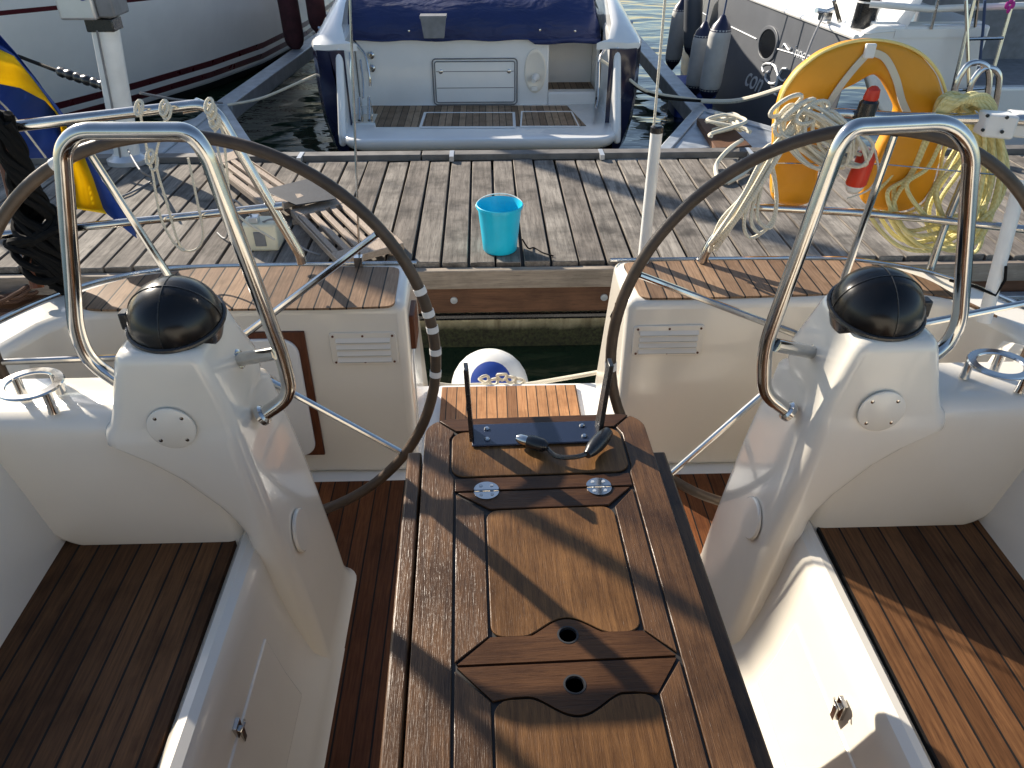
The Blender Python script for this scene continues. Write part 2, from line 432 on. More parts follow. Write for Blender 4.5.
def hull_low():
    g = G(); rings = []
    for z, a, w in ((-2.45,.22,-.35),(-1.95,.30,-.14),(-1.72,.26,-.06),(-1.6025,.221,-.035)):
        rings.append([(0,-2.2,z),(1.73+w,-2.2,z),(1.72+w,.2,z),(1.62+w,1.0,z),(1.48+w,1.52,z),(1.30+w,1.99+a*.5,z),(1.05+w,2.13+a,z),(.9+w,2.155+a,z),(0,2.16+a,z)])
    g.loft(rings); return g
both('hull', hull_low, M['gelw'], ang=50)
# walkway floor and step
g = G(); g.box((-.48,-1.2,-1.603),(.48,1.86,-1.6)); g.box((-1.24,1.42,-1.6025),(-.48,1.86,-1.6)); g.box((.48,1.42,-1.6025),(1.24,1.86,-1.6))
g2 = G(); g2.add([(-1.24,1.42,-1.6),(-.47,1.42,-1.6),(-.47,-1.2,-1.6),(.47,-1.2,-1.6),(.47,1.42,-1.6),(1.24,1.42,-1.6),(1.24,1.882,-1.6),(-1.24,1.882,-1.6)], [(0,1,2,3,4,5,6,7)])
g3 = G()
for v, off in ((0,.0),(1,.012)): pass
g3.prism([(-1.24,1.42),(-.49,1.42),(-.49,-1.2),(.49,-1.2),(.49,1.42),(1.24,1.42),(1.24,1.84),(.36,1.84),(-.36,1.84),(-1.24,1.84)], 'z', -1.6015, -1.590)
obj('cockpit_sole', g3, M['sole'], ya)
g = G(); g.box((-.256,2.02,-1.6015),(.236,2.352,-1.588)); obj('transom_step', g, M['teakstep'], ya, bevel=.003)
# inner faces of the walkway
# helm seat teak
def seatteak(s):
    fr = PL([(96,309.5),(200,309),(330,308),(394,306)] if s < 0 else [(641,298),(700,297.5),(820,294),(900,290.5),(952,297)], Z=-.9965)
    bk = PL([(400,267),(300,266),(200,268),(130,277),(80,292),(62,305)] if s < 0 else [(1003,318),(965,300),(930,280),(890,266.5),(850,260.5),(760,260),(690,260.5),(622,262.5)], Z=-.9965)
    pts = (fr + bk) if s < 0 else (fr + bk)
    return [(p.x, p.y) for p in pts]
for s in (-1, 1):
    pts = [Vector((p[0],p[1],0)) for p in seatteak(s)]
    pts = fillet(pts, .03, 4, True)
    g = G(); g.prism([(p.x,p.y) for p in pts], 'z', -1.003, -.9965)
    o = obj('helm_seat_teak', g, M['teak'], ya)
# trims of toe rail round the stern
def toerail():
    g = G(); pts = spline([(x-.012,y-.012,-.996) for x, y in outer_t[3:]], 6); g.tube(pts, .0055, seg=8); return g
both('toe_rail', toerail, M['steel'])
# seats
def seat():
    g = G()
    prof = [(.428,-1.605),(.440,-1.595),(.452,-1.580),(.460,-1.555),(.468,-1.53),(.492,-1.49),(.518,-1.40),(.540,-1.29),(.552,-1.215),(.558,-1.185),(.568,-1.168),(.583,-1.160),(.598,-1.163),(.609,-1.175),(.613,-1.19),(1.1,-1.19),(1.1,-1.605)]
    g.prism(prof, 'y', -1.2, 1.22); return g
both('cockpit_seat', seat, M['gel'], ang=30)
def seat_foot():
    g = G()
    pts = [(.40,-1.6),(.43,-1.594),(.452,-1.575)]
    return g
both('seat_slats', lambda: G().box((.616,-1.2,-1.195),(.972,1.21,-1.174)), M['seat'])
def locker_door():
    g = G(); rings = []
    n = .0035
    prof = [(.4955,-1.48),(.518,-1.40),(.540,-1.29)]
    a = [(p[0]-n, p[1]+n*.2) for p in prof]; bq = [(p[0]+.01, p[1]) for p in prof[::-1]]
    g.prism(a+bq, 'y', -.6, 1.02); return g
both('locker_door', locker_door, M['gel'], bevel=.003)
# coamings and side walls
def coaming():
    g = G(); rings = []
    for y, zt in ((-1.2,-.78),(.4,-.79),(1.10,-.795),(1.2,-.83),(1.30,-.872),(1.42,-.90),(1.60,-.985),(1.66,-1.01)):
        rings.append([(.955,y,-1.25),(.985,y,-1.10),(1.03,y,zt-.07),(1.045,y,zt-.02),(1.07,y,zt),(1.24,y,zt-.004),(1.30,y,zt-.03),(1.345,y,-1.005),(1.36,y,-1.25)] if y < 1.40 else
                     [(1.20,y,-1.25),(1.21,y,-1.10),(1.22,y,zt-.05),(1.225,y,zt-.02),(1.235,y,zt),(1.26,y,zt-.004),(1.30,y,zt-.02),(1.345,y,-1.005),(1.36,y,-1.25)])
    g.loft(rings); return g
both('coaming', coaming, M['gel'], ang=50)
# steering consoles
def slic(z, xi, xo, yf, yb, r, q):
    pts = []
    cs = [(xi,yb,90,180,min(q,.05)),(xi,yf,180,270,r),(xo,yf,270,360,min(.030,.45*(xo-xi))),(xo,yb,0,90,min(q,.04))]
    for x, y, a0, a1, rr in cs:
        cx = x + rr if x == xi else x - rr; cyy = y - rr if y == yb else y + rr
        for k in range(6):
            a = R(a0 + (a1-a0)*k/5); pts.append((cx+rr*math.cos(a), cyy+rr*math.sin(a), z))
    return pts
def console():
    g = G()
    rows = [(-1.605,.432,.56,1.12,1.50,.03,.05),(-1.592,.444,.56,1.125,1.49,.03,.05),(-1.57,.458,.56,1.13,1.475,.03,.05),(-1.52,.466,.56,1.135,1.46,.03,.05),(-1.4,.477,.565,1.138,1.455,.032,.05),(-1.2,.502,.575,1.140,1.45,.032,.05),
            (-1.125,.512,.585,1.140,1.447,.030,.05),(-1.09,.517,.60,1.141,1.445,.030,.05),(-1.05,.522,.625,1.142,1.44,.030,.05),(-.98,.532,.685,1.145,1.43,.030,.05),(-.94,.538,.735,1.147,1.43,.030,.05),(-.90,.543,.80,1.149,1.425,.030,.05),
            (-.885,.546,.800,1.151,1.40,.022,.05),(-.872,.547,.796,1.154,1.38,.022,.05),(-.860,.549,.785,1.155,1.40,.022,.05),
            (-.83,.553,.773,1.156,1.41,.022,.05),(-.76,.572,.752,1.160,1.39,.022,.05),(-.732,.580,.744,1.162,1.385,.022,.05),(-.722,.584,.740,1.164,1.382,.021,.045),(-.714,.590,.734,1.169,1.377,.018,.04),(-.7105,.600,.724,1.178,1.368,.014,.03)]
    g.loft([slic(*r) for r in rows])
    wr = [(-1.215,.60,.90,1.177),(-1.185,.60,.92,1.175)] + [(-1.085-.095*math.cos(R(a)), .60, .925+.095*math.sin(R(a)), 1.175-.001*(a/90)) for a in range(10,91,10)]
    wr += [(-1.0,.60,1.055,1.174),(-.92,.60,1.10,1.174),(-.89,.60,1.13,1.175),(-.876,.60,1.14,1.179),(-.865,.605,1.145,1.187),(-.858,.61,1.15,1.199),(-.855,.62,1.15,1.215)]
    rings = []
    for z, xi, xo, yf in wr:
        rings.append(slic(z, xi, xo, yf, 1.335-(max(0,z+.87))*.9, .03, .03))
    g.loft(rings)
    return g
consoles = both('steering_console', console, M['gel'], ang=42)
# cover plates
def disc(c, ax, r, t=.004):
    g = G(); g.lathe([(r,0),(r,t*.6),(r-.003,t),(.001,t)], c, ax, 36); return g
def screws(c, ax, r, offs, rad=.0038):
    g = G(); ax = Vector(ax).normalized(); u = Vector((0,0,1)); u = (u-ax*u.dot(ax)).normalized(); w = ax.cross(u)
    for a in offs:
        p = Vector(c)+ax*.004+(u*math.sin(a)+w*math.cos(a))*r; g.lathe([(rad,-.002),(rad,.0012),(.0005,.0018)], p, ax, 10)
    return g
for s, px in ((-1,(172,428)),(1,(881,411))):
    ax = (0,-1,.03); c = P(px[0], px[1], Y=1.1505)
    o = obj('cover_plate', disc(c, ax, .044, .005), M['gel'], ya)
    obj('screw', screws(c, ax, .034, [R(45),R(135),R(225),R(315)]), M['steel'], o)
    ax = (-s,0,.14); c = Vector((s*.4995,1.245,-1.205)); c = P(300,530,X=-.4985) if s < 0 else P(752,518,X=.4985)
    o = obj('cover_plate', disc(c, ax, .048, .007), M['gel'], ya)
    obj('screw', screws(c, ax, .041, [R(0),R(180)], .003), M['black'], o)
# guard rails (stainless hoops on consoles)
def hoop(pts, Ys, r=.0125):
    return fillet([P(a,b,Y=y) for (a,b), y in zip(pts, Ys)], .07, 8)
for s, pts, Ys, st in ((-1, [(128,388),(88,360),(76,330),(62,148),(78,131),(190,131),(206,152),(283,358),(291,396),(263,415)], [1.24,1.25,1.25,1.27,1.27,1.27,1.27,1.26,1.25,1.24], [(237,360),(276,353)]),
                       (1, [(788,411),(764,394),(764,348),(838,147),(852,127),(950,122),(972,148),(960,320),(948,345),(920,364)], [1.24,1.25,1.26,1.27,1.27,1.27,1.27,1.26,1.25,1.24], [(816,353),(776,345)])):
    g = G(); g.tube(hoop(pts, Ys), .0142, seg=16)
    o = obj('guard_rail', g, M['steel'], ya)
    a, b = P(*st[0], Y=1.285), P(*st[1], Y=1.255)
    g = G(); g.tube([a,b], .0135, seg=12); obj('rail_stub', g, M['steel'], o)
    g = G()
    for q, d in ((P(*pts[-1],Y=1.24) if s < 0 else P(*pts[0],Y=1.24), P(*pts[-2],Y=1.25) if s < 0 else P(*pts[1],Y=1.25)), (a,b)):
        ax = (d-q).normalized(); g.lathe([(.021,-.006),(.021,.003),(.016,.007)], q, ax, 16)
    obj('flange', g, M['steel'], o)
# cup holder rings on the console wings
for s, c in ((-1,(30,384)),(1,(1000,364))):
    p = P(*c, Z=-.805); g = G()
    oval = lambda r, z: [(p.x+r*1.0*math.cos(2*math.pi*k/32), p.y+r*.92*math.sin(2*math.pi*k/32), p.z+z) for k in range(32)]
    g.loft([oval(.043,-.003),oval(.058,-.003),oval(.060,0),oval(.058,.003),oval(.043,.003),oval(.041,0),oval(.043,-.003)], cap=False)
    o = obj('cup_holder', g, M['steel'], ya)
    g = G()
    for a in ((-35,0),(145,1),(60,2)):
        q = (p.x+.05*math.cos(R(a[0])), p.y+.046*math.sin(R(a[0])))
        g.lathe([(.010,0),(.0085,.01),(.0085,.045)], (q[0],q[1],-.852), (0,0,1), 12)
    obj('post', g, M['steel'], o)
# vents on helm seat fronts
for s, (a, b) in ((-1,((328,333),(399,364))),(1,((634,326),(701,355)))):
    p, q = P(*a, Y=1.882), P(*b, Y=1.882); x0, x1, z0, z1 = p.x, q.x, q.z, p.z
    g = G(); g.prism(rrect(x0,x1,z0,z1,.012), 'y', 1.880, 1.889)
    o = obj('vent_grille', g, M['gel'], ya, bevel=.002)
    g = G(); h = (z1-z0)
    for k in range(4):
        zc = z0 + h*(.2+.2*k); g.prism([(1.8795,zc-.005),(1.871,zc-.006),(1.8795,zc+.004)], 'x', x0+.018, x1-.018)
    obj('louvre', g, M['gel'], o)
    g = G()  # dark strips painted under the louvres as their shadow lines
    for k in range(4):
        zc = z0 + h*(.2+.2*k); g.box((x0+.020,1.8778,zc-.0115),(x1-.020,1.8797,zc-.006))
    obj('louvre_shade', g, M['grey'], o)
    g = G()
    for fx in (.06,.5,.94):
        for fz in (.1,.9): g.lathe([(.0035,0),(.0035,-.002),(.0003,-.0025)], (x0+(x1-x0)*fx, 1.880, z0+h*fz), (0,1,0), 8)
    obj('screw', g, M['brownwood'], o)
# locker hatch with brown surround on the left helm seat front
p, q = P(244,333,Y=1.88), P(325,455,Y=1.88)
g = G(); g.box((p.x-.12,1.880,q.z),(q.x,1.889,p.z)); o = obj('hatch_surround', g, M['brownwood'], ya, bevel=.002)
g = G(); g.prism(rrect(p.x-.11,q.x-.022,q.z+.004,p.z-.018,.05,8), 'y', 1.870, 1.882); o2 = obj('hatch_door', g, M['gelw'], o, bevel=.004)
g = G()
for z in (-1.24,-1.40):
    c = Vector((p.x+.035,1.869,z)); g.lathe([(.036,0),(.036,-.003),(.031,-.003),(.031,0)], c, (0,1,0), 28)
obj('door_ring', g, M['gel'], o)
# small timber pads and fittings on the walkway sides
g = G(); g.box((-.31,1.93,-1.17),(-.290,2.03,-1.06)); obj('fender_pad', g, M['brownwood'], ya, bevel=.004)
g = G(); g.prism(rrect(1.95,2.14,-1.5,-1.2,.03), 'x', -.3075, -.3015); obj('side_hatch', g, M['gelw'], ya, bevel=.002)
g = G(); a = Vector((.303,2.02,-1.12)); g.tube([a+Vector((-.002,0,.03)),a+Vector((-.014,.0,.0)),a+Vector((-.002,0,-.04))], .006, seg=8); g.lathe([(.014,0),(.014,-.006)], a+Vector((0,0,.03)), (1,0,0), 12)
obj('gate_latch', g, M['steel'], ya)
# seat locker latches
for s, c in ((-1,(238,730)),(1,(841,708))):
    q = P(*c, X=s*.5395); g = G()
    g.box((q.x-.004,q.y-.012,q.z-.02),(q.x+.004,q.y+.012,q.z+.02)); g.box((q.x-.008-(.004 if s>0 else -.004),q.y-.006,q.z-.028),(q.x+.006-(.004 if s>0 else -.004),q.y+.006,q.z+.006)); g.tube([q+Vector((-s*.010,-.012,.012)),q+Vector((-s*.016,0,.022)),q+Vector((-s*.010,.012,.012))], .0025, seg=6)
    obj('seat_latch', g, M['steel'], ya, bevel=.0015)
# stern rails (pushpits)
def tb(pts, r=.0125, rad=.09, m='steel', name='stern_rail', par=ya):
    g = G(); g.tube(fillet(pts, rad, 8), r, seg=12); return obj(name, g, M[m], par)
L1 = [P(13,126.5,Y=2.02),P(170,108,Y=2.10),P(212,103,Y=2.10),P(300,255,Y=2.10),P(302,263,Y=2.10)]
sr = tb(L1, .0145)
for pts in ([P(-40,239,Y=1.95),P(60,229,Y=2.06),P(190,216,Y=2.09),P(283,206,Y=2.10)], [P(182,110,Y=2.10),P(206,106,Y=2.12),P(196,102,Y=2.1)]):
    tb(pts, .0115, .05, name='rail_bar', par=sr)
R1 = [P(702,262,Y=2.12),P(708,247,Y=2.12),P(796,127,Y=2.12),P(830,112,Y=2.12),P(885,117,Y=2.10),P(985,119,Y=2.02),P(1040,121,Y=1.95)]
sr2 = tb(R1, .0145, .06)
for pts in ([P(752,207,Y=2.12),P(850,212,Y=2.12),P(930,219,Y=2.09),P(1040,231,Y=1.95)], [P(964,180,Y=2.08),P(945,225,Y=2.08),P(930,270,Y=2.06)]):
    tb(pts, .0115, .05, name='rail_bar', par=sr2)
# clamp blocks on the right rail
g = G()
for a in ((996,124),(1024,124)):
    c = P(*a, Y=1.99); g.box((c.x-.036,c.y-.03,c.z-.03),(c.x+.030,c.y+.02,c.z+.03), 0, lambda v: Vector((v.x,v.y-(v.x-c.x)*.45,v.z)))
o = obj('rail_clamp', g, M['white'], sr2, bevel=.006)
g = G()
c = P(996,124,Y=1.962)
for dx in (-.022,.018):
    for dz in (-.018,.018): g.lathe([(.0045,0),(.0045,-.004)], (c.x+dx,c.y-dx*.45+.003,c.z+dz), (0,1,0), 10)
obj('clamp_bolt', g, M['black'], sr2)
# wire lifeline across the right pushpit
g = G(); g.tube([P(752,163,Y=2.12),P(880,164,Y=2.1),P(1000,175,Y=2.02)], .0022, seg=6); obj('lifeline', g, M['steel'], sr2)
# backstays
for s, base, top in ((-1, P(360,272,Y=2.13), P(350,0,Y=2.13)), (1, P(642,262,Y=2.13), P(665,0,Y=2.13))):
    d = top - base; g = G(); g.tube([base, base+d*3.2], .0036, seg=6); o = obj('backstay', g, M['ropew'] if s>0 else M['steel'], ya)
    if s > 0:
        g = G(); a, b = P(643,262,Y=2.13), P(657,128,Y=2.13); g.tube([a,b], .0165, seg=14); obj('backstay_tube', g, M['white'], o)
        g = G(); g.lathe([(.0175,-.012),(.0175,.003),(.012,.007)], b, (b-a), 14); obj('tube_cap', g, M['black'], o)
    else:
        g = G(); g.box((base.x-.012,base.y-.012,-1.0),(base.x+.012,base.y+.012,-.965)); obj('chainplate', g, M['steel'], o)
g = G(); g.tube([(-1.46,2.0,-.62),(-1.46,2.0,.1),(-1.46,2.0,1.0)], [.014,.013,.009], seg=10); obj('shadow_pole', g, M['white'], ya)  # unseen pole added to cast a diagonal shadow line on the table
# right stanchion in white
a, b = P(984,322,Z=-1.0), P(1012,215,Y=1.80)
g = G(); g.tube([a, b, b+(b-a)*.3], .017, seg=14); o = obj('white_stanchion', g, M['white'], ya)
g = G(); ax = (b-a).normalized(); c = a+ax*.10
g.tube([c+Vector((.0,-.018,.06)),c+Vector((.016,-.012,.02)),c+Vector((.0,-.02,-.02)),c+Vector((-.05,-.01,-.0)),c+Vector((-.12,0,.015))], .004, seg=6); obj('lashing', g, M['ropeb'], o)
# cabin bulkhead behind the viewpoint ends the cockpit
g = G(); g.box((-1.3,-1.25,-1.6),(1.3,-1.2,-.35)); obj('cabin_bulkhead', g, M['gel'], ya, bevel=.01)

g = G(); rings = []  # unseen canvas arch added behind the camera to keep bright sky off the steel
for y, zt_, w_ in ((-1.05,.12,1.22),(-1.5,.16,1.22),(-2.0,.05,1.15),(-2.5,-.35,1.0)):
    rings.append([(w_*math.cos(R(a)), y, -.75+(zt_+.75)*math.sin(R(a))**.6) for a in range(0,181,12)])
g.loft(rings, cap=False, closed=False); o = obj('sky_blocker', g, M['cover'], ya, ang=60); sm = o.modifiers.new('cloth','SOLIDIFY'); sm.thickness = .004

# ------------------------------------------------------------------ STEERING WHEELS
def wheel(label, x, ang0, bands, group):
    t = thing('steering_wheel', label, 'steering wheel', (x,1.5,-.92), group)
    t.rotation_euler = (R(-2),0,0); RR = .49
    g = G(); g.tube([(RR*math.cos(2*math.pi*k/96),0,RR*math.sin(2*math.pi*k/96)) for k in range(96)], .0126, True, 14)
    obj('rim', g, M['rim'], t, local=True)
    for k in range(5):
        a = R(ang0+72*k); g = G()
        g.tube([(.045*math.cos(a),.012,.045*math.sin(a)),(.477*math.cos(a),0,.477*math.sin(a))], [.0085,.0075], seg=10)
        obj('spoke', g, M['steel'], t, local=True)
    g = G(); g.lathe([(.05,-.045),(.062,-.02),(.062,.02),(.05,.032),(.02,.036),(.02,.05),(.001,.052)], (0,0,0), (0,1,0), 28)
    obj('hub', g, M['steel'], t, local=True)
    for a, w in bands:
        g = G(); n = 6
        g.tube([(RR*math.cos(R(a-w/2+w*k/n)),0,RR*math.sin(R(a-w/2+w*k/n))) for k in range(n+1)], .0137, seg=14)
        obj('tape_band', g, M['tape'], t, local=True)
    return t
def ang_of(px, x):
    tt = R(2); n = Vector((0,math.cos(tt),-math.sin(tt))); h = Vector((x,1.5,-.92)); o = Vector((CAMX,0,0))
    d = P(*px, Y=1.) - o; q = o + d*((h-o).dot(n)/d.dot(n)) - h
    return math.degrees(math.atan2(q.z/math.cos(tt) if True else q.z, q.x))
HX = .69
lb = [(ang_of(p,-HX), 1.7) for p in ((419,291),(428,313),(431,329),(435,351),(434,373))] + [(ang_of((57,156),-HX), 4.5)]
wheel('brown leather steering wheel on the left console, ringed with several white tape bands', -HX, ang_of((385,228),-HX), lb, 'twin steering wheels')
wheel('brown steering wheel on the right console, in front of the orange horseshoe buoy', HX, ang_of((640,275),HX), [(ang_of((608,366),HX), 2.4)], 'twin steering wheels')

# ------------------------------------------------------------------ COMPASSES under black covers
for s, lab in ((-1,'black domed compass cover on top of the left helm console'),(1,'black domed compass cover on top of the right helm console')):
    c = Vector((s*.648 + (0.0 if s<0 else .0), 1.262, -.712))
    t = thing('compass', lab, 'compass', c, 'compasses on the consoles')
    tilt = Vector((0,-.22,1)).normalized()
    g = G(); g.lathe([(.072,-.02),(.078,.0),(.080,.012),(.078,.02)], c, (0,0,1), 36); obj('base_ring', g, M['black'], t)
    g = G(); prof = [(.077,.004),(.083,.012),(.0835,.022)]
    for k in range(1,11):
        a = math.pi/2*k/10; prof.append((.0825*math.cos(a), .022+.074*math.sin(a)))
    g.lathe(prof, c+Vector((0,0,.004)), tilt, 40); obj('cover', g, M['dome'], t)
    u = tilt.orthogonal().normalized(); u = Vector((1,0,0)); w = tilt.cross(u)
    g = G()
    for d, off in ((u,0),(w,0)):
        pts = []
        for k in range(25):
            a = math.pi*k/24; pts.append(c+Vector((0,0,.004))+tilt*(.022+.0745*math.sin(a))+d*(.083*math.cos(a)))
        g.tube(pts, .0012, seg=6)
    g.tube([c+Vector((0,0,.004))+tilt*.018+(u*math.cos(2*math.pi*k/40)+w*math.sin(2*math.pi*k/40))*.0845 for k in range(40)], .005, True, 8)
    obj('seam', g, M['black'], t)
    q = c+Vector((s*.087,-.01,.03)); g = G(); g.box(q-Vector((.008,.012,.02)), q+Vector((.008,.012,.014))); obj('clip', g, M['black'], t, bevel=.003)

# ------------------------------------------------------------------ COCKPIT TABLE
TZ = -.85
tt = thing('cockpit_table', 'oiled teak folding cockpit table with hinged lids standing between the seats', 'table', (0,1.155,-1.6))
tt.rotation_euler = (0,0,R(1.26)); zt = TZ+1.6      # authored in table coordinates (y runs forward as negative)
def tp(g, poly, z0=zt-.004, z1=zt, m=0): return g.prism(poly, 'z', z0, z1, m)
fy = -1.0
g = G(); tp(g, [(-.197,fy),(.203,fy)] + [(.203-.045+.045*math.cos(R(a)), -.045+.045*math.sin(R(a))) for a in range(0,91,15)] + [(-.197+.045+.045*math.cos(R(a)), -.045+.045*math.sin(R(a))) for a in range(90,181,15)], zt-.05, zt-.0045)
obj('table_core', g, M['caulk'], tt, local=True)
XL, XR = -.140, .149
g = G()
arcR = [(.203-.045+.045*math.cos(R(a)), -.045+.045*math.sin(R(a))) for a in range(0,61,12)]
arcL = [(-.197+.045+.045*math.cos(R(a)), -.045+.045*math.sin(R(a))) for a in range(120,181,12)]
tp(g, [(XR+.004,fy),(.203,fy)] + arcR + [(.150,-.040),(.158,-.060),(.158,-.150),(XR+.004,-.166)])
tp(g, [(-.197,fy),(XL-.004,fy),(XL-.004,-.166),(-.152,-.150),(-.152,-.060),(-.144,-.040)] + arcL)
obj('side_board', g, M['tabD'], tt, local=True, bevel=.0012, seg=2)
g = G()
tp(g, [(.1465,-.0375)] + [(.203-.045+.045*math.cos(R(a)), -.045+.045*math.sin(R(a))) for a in (64,76,90)] + [(-.152+.0,0)] + [(-.197+.045+.045*math.cos(R(a)), -.045+.045*math.sin(R(a))) for a in (104,116)] + [(-.1405,-.0375)])
tp(g, [(XL-.002,-.168),(-.139,-.168),(XR+.002,-.168),(XR+.002,-.199),(XL-.002,-.199)])
obj('cross_rail', g, M['tabX'], tt, local=True, bevel=.0012)
g = G(); tp(g, rrect(-.148,.154,-.163,-.0415,.024,6)); obj('end_panel', g, M['tabY'], tt, local=True, bevel=.0012)
def bump_y(x, xc=.010, w=.058):
    u = abs(x-xc)/w
    return 0 if u >= 1 else (.5+.5*math.cos(math.pi*u))**.8
HL, HR, IL, IR = XL, XR, -.092, .110
def lid(name, y0, y1, yi0, yi1, yend, flip, hole):
    # y0 back edge, y1 front edge; inlay from yi0 to yi1; bump towards the inlay
    par = None
    xs = [IL+.02+(IR-IL-.04)*k/28 for k in range(29)]
    g = G()
    if not flip:
        inl = [(IL+.02-.02*math.cos(R(a)), yi0-.02+.02*math.sin(R(a))) for a in range(0,91,15)] + [(IR-.02+.02*math.sin(R(a)), yi0-.02+.02*math.cos(R(a))) for a in range(0,91,15)]
        inl += [(IR-.02+.02*math.cos(R(a)), yi1+.02-.02*math.sin(R(a))) for a in range(0,91,15)]
        inl += [(x, yi1+.028*bump_y(x)) for x in reversed(xs[1:-1])]
        inl += [(IL+.02-.02*math.sin(R(a)), yi1+.02-.02*math.cos(R(a))) for a in range(0,91,15)]
    else:
        inl = [(IL,yi1),(IR,yi1)] + [(IR-.02+.02*math.cos(R(a)), yi0-.02+.02*math.sin(R(a))) for a in range(0,91,15)]
        inl += [(x, yi0-.028*bump_y(x)) for x in reversed(xs[1:-1])]
        inl += [(IL+.02-.02*math.sin(R(a)), yi0-.02+.02*math.cos(R(a))) for a in range(0,91,15)]
    tp(g, inl); o = obj(name, g, M['tabY'], tt, local=True, bevel=.001); first_x = None
    q = .0035; g = G(); gx = G()
    if not flip:
        g0 = G(); g0.prism([(HL+.003,y0),(HR-.003,y0),(IR-.006,yi0+q),(IL+.006,yi0+q)], 'z', zt-.004, zt); obj('lid_rail', g0, M['tabX'], o, local=True, bevel=.001)
        g.prism([(HL,y0-.004),(IL-q,yi0-.002),(IL-q,yi1+.002),(HL,y1+.004)], 'z', zt-.004, zt)
        g.prism([(HR,y0-.004),(HR,y1+.004),(IR+q,yi1+.002),(IR+q,yi0-.002)], 'z', zt-.004, zt)
        strip = [(HL+.003,y1),(HR-.003,y1),(IR+.001,yi1-q+.004)] + [(x, yi1-q+.028*bump_y(x)) for x in reversed(xs)] + [(IL-.001,yi1-q+.004)]
    else:
        g.prism([(HL,y0-.004),(IL-q,yi0-.002),(IL-q,yi1),(HL,yi1)], 'z', zt-.004, zt)
        g.prism([(HR,y0-.004),(HR,yi1),(IR+q,yi1),(IR+q,yi0-.002)], 'z', zt-.004, zt)
        strip = [(HL+.003,y0),(HR-.003,y0),(IR+.001,yi0+q-.004)] + [(x, yi0+q-.028*bump_y(x)) for x in reversed(xs)] + [(IL-.001,yi0+q-.004)]
    # strip with a bored finger hole: ring of quads between outline and bore
    hc = Vector((hole[0],hole[1],0)); hr = .0135
    n = 48; ring_o, ring_i = [], []
    sp_ = [Vector((a,b,0)) for a, b in strip]; seglist = list(zip(sp_, sp_[1:]+sp_[:1]))
    def hit(a):
        d = Vector((math.cos(a),math.sin(a),0)); best = None
        for p0, p1 in seglist:
            e = p1-p0; den = d.x*e.y-d.y*e.x
            if abs(den) < 1e-9: continue
            w = p0-hc; t = (w.x*e.y-w.y*e.x)/den; u = (w.x*d.y-w.y*d.x)/den
            if t > 0 and -1e-6 <= u <= 1+1e-6 and (best is None or t > best): best = t
        return hc+d*best
    angs = sorted([2*math.pi*k/n for k in range(n)] + [math.atan2(p.y-hc.y, p.x-hc.x) % (2*math.pi) for p in sp_])
    for a in angs: ring_o.append(hit(a)); ring_i.append(hc+Vector((math.cos(a),math.sin(a),0))*hr)
    rr = lambda ring, z: [(p.x,p.y,z) for p in ring]
    gx.loft([rr(ring_o,zt-.004),rr(ring_o,zt),rr(ring_i,zt),rr(ring_i,zt-.004)], cap=False)
    obj('lid_frame', g, M['tabD'], o, local=True, bevel=.001); obj('lid_rail', gx, M['tabX'], o, local=True)
    g = G(); g.lathe([(hr+.002,zt-.0043),(hr+.0008,zt+.0006),(hr-.0015,zt+.0006),(hr-.002,zt-.0043)], (hc.x,hc.y,0), (0,0,1), 24); obj('finger_hole', g, M['antif'], o, local=True)  # black liner and floor stand in for the dark inside the hole
    return o
lid('table_lid', -.203, -.530, -.247, -.490, 0, False, (.010,-.491))
lid('table_lid', -.534, -1.0, -.583, -1.0, 0, True, (.010,-.566))
# hanging leaves
g = G(); g.box((-.226,fy,.33),(-.201,-.085,zt-.006)); obj('table_leaf', g, M['tabD'], tt, local=True, bevel=.004)
g = G(); g.box((.208,fy,.33),(.233,-.085,zt-.024)); obj('table_leaf', g, M['tabD'], tt, local=True, bevel=.004)
g = G(); g.box((-.07,-.95,.0),(.08,-.25,zt-.055)); obj('pedestal', g, M['gel'], tt, local=True, bevel=.02)
# hinges
for hx in (-.0905,.0945):
    g = G()
    for sg in (1,-1):
        g.prism([(hx+.0205*math.cos(R(a)), -.201+sg*.0025+sg*.0185*math.sin(R(a))) for a in range(0,181,12)], 'z', zt, zt+.002)
    g.tube([(hx-.0195,-.201,zt+.0015),(hx+.0195,-.201,zt+.0015)], .0032, seg=10)
    o = obj('hinge', g, M['steel'], tt, local=True)
    g = G()
    for ax_, ay in ((-.009,.011),(.009,.011),(-.009,-.011),(.009,-.011)): g.lathe([(.0032,0),(.003,.001)], (hx+ax_,-.201+ay,zt+.002), (0,0,1), 8)
    obj('screw', g, M['galv'], o, local=True)
# plotter bracket
bk = bpy.data.objects.new('tmp', None); bpy.data.objects.remove(bk)
def T2(px, z): # table local from a sight line at height z
    p = P(px[0], px[1], Z=z); a = R(-1.26); q = Vector((p.x,p.y-1.155,0)); return Vector((q.x*math.cos(a)-q.y*math.sin(a), q.x*math.sin(a)+q.y*math.cos(a), z+1.6))
a = T2((472,446),TZ+.004); b = T2((601,443),TZ+.004)
g = G(); x0, x1 = a.x, b.x; y0 = a.y; y1 = y0+.062
g.box((x0,y0,zt+.001),(x1,y1,zt+.005))
br = obj('plotter_bracket', g, plain('dark_blue_bracket', (.012,.018,.04), .25, 0, .2, 10, coat=.3), tt, local=True, bevel=.0015)
for xx, lean, hgt, nm in ((x0,-.006,.150,0),(x1,.012,.150,1)):
    g = G(); g.prism([(y0+.012,zt+.003),(y0+.05,zt+.003),(y0+.044,zt+hgt),(y0+.018,zt+hgt)], 'x', xx-.004, xx+.004)
    for v in g.v: v.x += lean*(v.z-zt)/.15
    obj('bracket_arm', g, M['black'], br, local=True, bevel=.001)
g = G()
